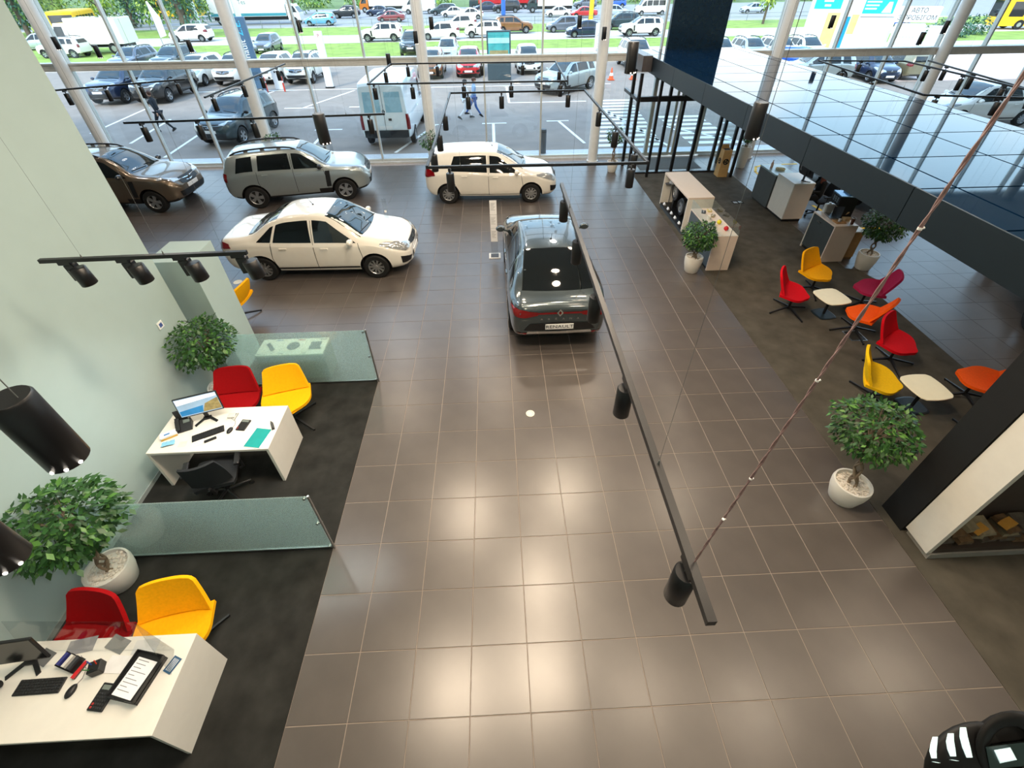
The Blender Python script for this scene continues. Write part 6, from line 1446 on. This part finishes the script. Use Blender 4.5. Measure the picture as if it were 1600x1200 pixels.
# pylons, banners, signs
root = empty('sign_pylon', (-13.1, 30.6, 0), R(6), 'tall slate blue sign pylon with vertical lettering outside the glass', 'sign')
pyl = M('pylon_blue', (58, 92, 122), 0.4); m = MB(); m.bbx(-.42, .42, -.12, .12, 0, 3.95, .03); m.build('panel', pyl, root)
text('lettering', 'Renault', .48, whitepl, root, frame_matrix((-.02, -.124, 2.1), (0, 0, 1), (-1, 0, 0)), .004); text('lettering', 'Z.E.', .48, M('letter_cyan', (40, 190, 226), 0.4), root, frame_matrix((-.02, -.124, 3.4), (0, 0, 1), (-1, 0, 0)), .004)
m = MB(); m.bx(-.30, .30, -.128, -.12, .7, 1.15); m.build('diamond_panel', M('pylon_dark', (44, 72, 98), 0.4), root)
root = empty('totem_sign', (-9.0, 31.8, 0), 0, 'slim white totem sign with a small symbol outside, left of the white van', 'sign')
m = MB(); m.bbx(-.24, .24, -.06, .06, .06, 3.1, .02); m.build('panel', whitepl, root); m = MB(); m.bx(-.28, .28, -.12, .12, 0, .06); m.build('foot', blackp, root); text('symbol', 'P', .26, M('sym_red', (190, 90, 90), 0.5), root, frame_matrix((0, -.064, 2.85), (1, 0, 0), (0, 0, 1)))
root = empty('totem_sign', (8.85, 33.3, 0), 0, 'slim white totem sign with vertical lettering beside the fourth column', 'sign')
m = MB(); m.bbx(-.25, .25, -.06, .06, .06, 3.15, .02); m.build('panel', whitepl, root); m = MB(); m.bx(-.30, .30, -.12, .12, 0, .06); m.build('foot', M('foot_grey', (90, 96, 100), 0.5), root); text('lettering', 'Renault', .34, M('letter_grey', (120, 126, 130), 0.5), root, frame_matrix((0, -.064, 2.1), (0, 0, 1), (-1, 0, 0)))
root = empty('advertising_stand', (2.2, 33.35, 0), 0, 'dark advertising stand with a teal and sand picture outside', 'sign')
m = MB(); m.bbx(-.80, .80, -.08, .08, 0, 2.85, .02); m.build('frame', M('stand_slate', (60, 76, 84), 0.4), root); m = MB(); m.bx(-.70, .70, -.088, -.08, 1.25, 2.75); p = m.build('poster', M('poster_teal', (66, 160, 160), 0.4, var=.3, scale=2), root)
m = MB(); m.bx(-.62, .62, -.092, -.088, 1.4, 1.75); m.build('poster_sand', M('poster_sand', (150, 140, 96), 0.5, var=.3, scale=5), root); m = MB(); m.bx(-.70, .70, -.092, -.088, 2.15, 2.45); m.build('poster_light', M('poster_light', (170, 214, 210), 0.5, var=.15, scale=3), root)
root = empty('charging_post', (-12.2, 31.6, 0), 0, 'white car charging post between two red bollards', 'charger'); m = MB(); m.bbx(-.24, .24, -.12, .12, 0, 1.5, .03); m.build('housing', whitepl, root); m = MB(); m.bx(-.05, .05, -.126, -.12, .95, 1.05); m.build('socket', blackp, root)
for x, lab in ((-12.7, 'red bollard left of the white charging post'), (-11.6, 'red bollard right of the white charging post')):
    root = empty('bollard', (x, 30.8, 0), 0, lab, 'bollard'); m = MB(); m.cyl((0, 0, 0), (0, 0, .8), .05, n=12); m.ball((0, 0, .8), .05, 10); m.build('post', M('bollard_red', (214, 70, 50), 0.5), root, smooth=True); m = MB(); m.cyl((0, 0, .5), (0, 0, .6), .052, n=12); m.build('band', whitepl, root)
root = empty('bollard', (3.62, 16.75, 0), 0, 'dark grey cylindrical bollard just outside the glass beyond the white hatchback', 'bollard'); m = MB(); m.lathe([(.001, 0), (.13, 0), (.13, .86), (.12, .9), (.001, .92)], n=20); m.build('post', M('bollard_grey', (72, 78, 84), 0.5), root, smooth=35); m = MB(); m.cyl((0, 0, .80), (0, 0, .82), .132, n=20); m.build('groove', blackm, root)
for x, lab in ((9.8, 'orange and white traffic cone outside, nearer the fourth column'), (11.3, 'orange and white traffic cone outside, behind the vestibule frame')):
    root = empty('traffic_cone', (x, 32.6, 0), 0, lab, 'cone'); m = MB(); m.lathe([(.001, .04), (.17, .04), (.03, .72), (.001, .72)], n=16); m.box((0, 0, .02), (.42, .42, .04)); m.build('cone', M('cone_orange', (236, 96, 50), 0.5), root, smooth=35); m = MB(); m.lathe([(.135, .25), (.10, .42), (.096, .42), (.13, .25)], n=16); m.build('band', whitepl, root)
for x, y, c, h, lab in ((3.97, 88, (40, 100, 190), 8, 'blue round pole at the top centre outside'), (17.2, 82, (250, 190, 30), 9, 'yellow round pole beside the red saloon')):
    root = empty('pole', (x, y, 0), 0, lab, 'pole'); m = MB(); m.cyl((0, 0, 0), (0, 0, h), .34, n=18); m.build('shaft', M('pole_%d' % c[0], c, 0.4), root, smooth=True); m = MB(); m.cyl((0, 0, 0), (0, 0, .2), .5, n=18); m.build('collar', steel, root)
def feather(x, y, h, lab):
    root = empty('feather_flag', (x, y, 0), R(10), lab, 'flag'); m = MB(); m.loft([[(0, -.01, .7), (.7, -.01, .9), (.7, .01, .9), (0, .01, .7)], [(0, -.01, h*.6), (.75, -.01, h*.65), (.75, .01, h*.65), (0, .01, h*.6)], [(0, -.01, h), (.15, -.01, h+.05), (.15, .01, h+.05), (0, .01, h)]]); m.build('cloth', M('flag_white', (236, 238, 240), 0.8), root); m = MB(); m.cyl((0, 0, 0), (0, 0, h), .03, n=8); m.build('mast', steel, root)
feather(-34.4, 58.5, 3.9, 'white feather flag at left near the white hatchback'); feather(-32.5, 74, 4.2, 'white feather flag farther back beside the second column')
# used-car signs at right
cy_m = M('sign_cyan', (40, 200, 220), 0.4); sw = M('sign_white', (240, 244, 244), 0.4)
root = empty('poster_stand', (29.6, 41.4, 0), R(-22), 'tall white poster wall with yellow and blue panels and a cyan header', 'sign')
m = MB(); m.bbx(-2.0, 1.75, -.12, .12, 0, 4.7, .04); m.build('panel', sw, root); m = MB(); m.bx(-1.75, .15, -.14, -.12, 3.25, 4.6); m.build('cyan_header', cy_m, root); m = MB(); m.bx(-.62, .30, -.135, -.12, .6, 3.0); m.build('yellow_panel', M('sign_yellow', (250, 222, 130), 0.5, var=.12, scale=2), root); m = MB(); m.bx(.62, 1.08, -.15, -.12, .3, 2.75); m.build('blue_panel', M('sign_blue', (20, 150, 220), 0.4), root); m = MB(); m.bx(1.15, 1.65, -.135, -.12, 1.6, 2.9); m.build('yellow_panel', M('sign_yellow', (250, 222, 130), 0.5, var=.12, scale=2), root)
m = MB(); [m.bx(-1.4+.12*k, -.3-.1*k, -.146, -.14, 4.3-.3*k, 4.44-.3*k) for k in range(4)]; m.build('header_lines', sw, root)
root = empty('poster_stand', (32.3, 40.6, 0), R(-22), 'white poster wall with a cyan and white header right of the yellow panels', 'sign')
m = MB(); m.bbx(-1.1, 1.5, -.12, .12, 0, 4.4, .04); m.build('panel', sw, root); m = MB(); m.bx(-1.0, 1.1, -.14, -.12, 2.95, 3.85); m.build('cyan_header', cy_m, root); m = MB(); [m.bx(-.9, .1-.1*k, -.146, -.14, 3.65-.22*k, 3.75-.22*k) for k in range(3)]; m.loft([[(.3, -.146, 3.0), (.95, -.146, 3.0), (.95, -.14, 3.0), (.3, -.14, 3.0)], [(.6, -.146, 3.7), (.85, -.146, 3.7), (.85, -.14, 3.7), (.6, -.14, 3.7)]]); m.build('header_lines', sw, root); m = MB(); m.bx(-1.1, 1.5, -.13, -.12, 2.7, 2.76); m.build('joint', M('joint_grey', (120, 124, 126), 0.5), root)
root = empty('used_car_sign', (33.9, 38.2, 0), R(-20), 'white used-car sign with grey lettering on its header board', 'sign')
m = MB(); m.bbx(-1.2, .75, -.12, .12, 0, 2.45, .04); m.build('panel', sw, root); m = MB(); m.bbx(-1.45, 1.35, -.18, .18, 2.52, 3.5, .04); m.build('header_board', sw, root)
ink = M('sign_ink', (40, 50, 56), 0.6)
text('lettering', 'АВТО', .40, ink, root, frame_matrix((-.05, -.186, 3.24), (1, 0, 0), (0, 0, 1)), .004); text('lettering', 'З ПРОБІГОМ', .40, ink, root, frame_matrix((-.05, -.186, 2.80), (1, 0, 0), (0, 0, 1)), .004)
for z, q in ((1.5, (-.9, .5)), (1.05, (-.8, .3)), (.6, (-.85, .4))): m = MB(); [m.bx(q[0]+.22*k, q[0]+.22*k+.14, -.128, -.12, z, z+.16) for k in range(int((q[1]-q[0])/.22))]; tag(m.build('blurred_line', M('sign_ink_pale', (190, 198, 200), 0.5), root), kind='stuff')
root = empty('white_kiosk', (34.4, 36.2, 0), R(-20), 'plain white board wall beside the column at far right', 'kiosk'); m = MB(); m.bbx(-.6, .6, -.2, .2, 0, 2.35, .05); m.build('wall', sw, root); m = MB(); m.bx(-.63, .63, -.23, .23, 2.35, 2.43); m.build('roof', sw, root)
# fence and lamp posts along the road
root = empty('road_fence', (0, 77.4, 0), 0, 'low pale metal fence between the verge and the main road', 'fence')
for k in range(46): x = -62+k*2.6; m = MB(); m.bx(x-.03, x+.03, -.03, .03, 0, 1.0); m.build('post', steel, root)
m = MB(); m.bx(-62, 56, -.02, .02, .92, .97); m.build('rail', steel, root); m = MB(); m.bx(-62, 56, -.02, .02, .45, .5); m.build('rail', steel, root)
for x, y, lab in ((-40.2, 79, 'white lamp post behind the white trailer'), (-49.5, 62, 'thick pale lamp post near the yellow bus at left')):
    root = empty('lamp_post', (x, y, 0), 0, lab, 'lamp post'); m = MB(); m.cyl((0, 0, 0), (0, 0, 9), .22, .12, 12); m.build('shaft', M('post_pale', (224, 228, 228), 0.5), root, smooth=True); m = MB(); m.cyl((0, 0, 0), (0, 0, .4), .32, n=12); m.build('base', M('post_pale', (224, 228, 228), 0.5), root)

# trees
tl = M('tree_leaf', (88, 124, 50), 0.7, var=.4, scale=.8); tl2 = M('tree_leaf_light', (170, 190, 80), 0.7, var=.3, scale=.8); tl3 = M('tree_leaf_blue', (66, 104, 84), 0.7, var=.3, scale=.8); barkd = M('tree_bark', (96, 84, 70), 0.9, var=.3, scale=4)
def tree(x, y, h, r, seed, label, mats, n=1500, trunk=.25, low=.25, group='trees beyond the roads'):
    rr = random.Random(seed); root = empty('tree', (x, y, 0), label=label, cat='tree', group=group)
    m = MB(); m.tube([(0, 0, -.1), (.1*rr.uniform(-1, 1), .1, h*.3), (.3*rr.uniform(-1, 1), 0, h*.6), (0, .2, h*.85)], [trunk*1.2, trunk, trunk*.7, trunk*.25], 9)
    for k in range(6):
        a = rr.uniform(0, 6.28); z = h*rr.uniform(.3, .65); m.tube([(0, 0, z), (r*.4*math.cos(a), r*.4*math.sin(a), z+h*.10), (r*.75*math.cos(a), r*.75*math.sin(a), z+h*.16)], [trunk*.4, trunk*.25, trunk*.1], 6)
    m.build('trunk', barkd, root, smooth=True)
    m = MB()
    for k in range(7):
        a = rr.uniform(0, 6.28); q = r*.5*rr.random(); leaves(m, (q*math.cos(a), q*math.sin(a), h*(low+(1-low)*(.18+.72*k/6))), r*rr.uniform(.5, .75), n//7, .45, rr, .8)
    tag(m.build('crown', mats, root), kind='stuff'); return root
trees = [(-78, 70, 9, 4.5, 0), (-70, 84, 10, 5, 0), (-66, 66, 8, 3.6, 2), (-61, 81, 10, 3.6, 1), (-57, 92, 10, 5, 0), (-52, 83, 9, 3.4, 2), (-51, 99, 10, 3.8, 1), (-44, 93, 10, 3.2, 0), (-36, 108, 10, 5, 0), (-84, 88, 11, 5, 1), (-74, 100, 11, 6, 0), (-62, 108, 11, 6, 0), (-90, 74, 10, 5, 0), (-56, 72, 8, 3.2, 1)]
trees += [(-36.6, 68.5, 10, 3.4, 2), (-43, 73.5, 10, 2.8, 0), (-49, 73, 9, 2.8, 1), (-55, 67, 9, 3.0, 2), (-44.5, 82.5, 9, 2.8, 0), (-62, 73, 10, 4.0, 0)]
names = ['mid green tree', 'pale yellow-green tree', 'bluish green tree']; wh = ['at the far left', 'behind the far-left cars', 'left of the yellow bus', 'right of the yellow bus', 'behind the white box truck', 'above the white box truck', 'above the feather flags', 'left of the white trailer', 'behind the white trailer', 'far back at left', 'far back behind the bus', 'far back above the trucks', 'beside the left wall edge', 'in front of the bus', 'with a thick trunk behind the white hatchback', 'just right of the yellow bus', 'directly behind the yellow bus', 'left of the white box truck', 'between the box truck and the white trailer', 'second from the left wall edge']
for k, (x, y, h_, r_, t) in enumerate(trees):
    tree(x, y, h_, r_, 100+k, names[t]+' with drooping leaves '+wh[k], [[tl, tl2], [tl2, tl], [tl3, tl]][t], n=1700, low=(.02 if k < 14 else .10), trunk=(.45 if k == 14 else .25))
tree(39.0, 71.5, 6.5, 1.9, 140, 'small bright young tree on the verge beyond the canopy', [tl2, tl], n=900, trunk=.14, low=.30)
rr = random.Random(9)
for k in range(20):
    x = -60+k*10+rr.uniform(-1, 1); y = 132+rr.uniform(0, 5)
    root = empty('bush', (x, y, 0), label='green roadside bush beyond the far lane', cat='bush', group='bushes along the far side of the main road'); m = MB(); leaves(m, (0, 0, 1.8), 3.6, 420, .8, rr, .7); tag(m.build('foliage', [tl, tl2], root), kind='stuff'); m = MB(); m.tube([(0, 0, 0), (.1, 0, 1.5)], .1, 6); m.build('stem', barkd, root)
for (x, y, lab) in ((50.5, 53, 'round dark bush on the lawn beside the far right column'), (54.5, 55, 'second round bush on the lawn near the right bus'), (47.5, 51, 'small yellowish bush at the far right column')):
    root = empty('bush', (x, y, 0), label=lab, cat='bush'); m = MB(); leaves(m, (0, 0, .8), 1.3, 420, .35, rr, .75); tag(m.build('foliage', [tl3, tl], root), kind='stuff'); m = MB(); m.tube([(0, 0, 0), (.05, 0, .7)], .06, 6); m.build('stem', barkd, root)
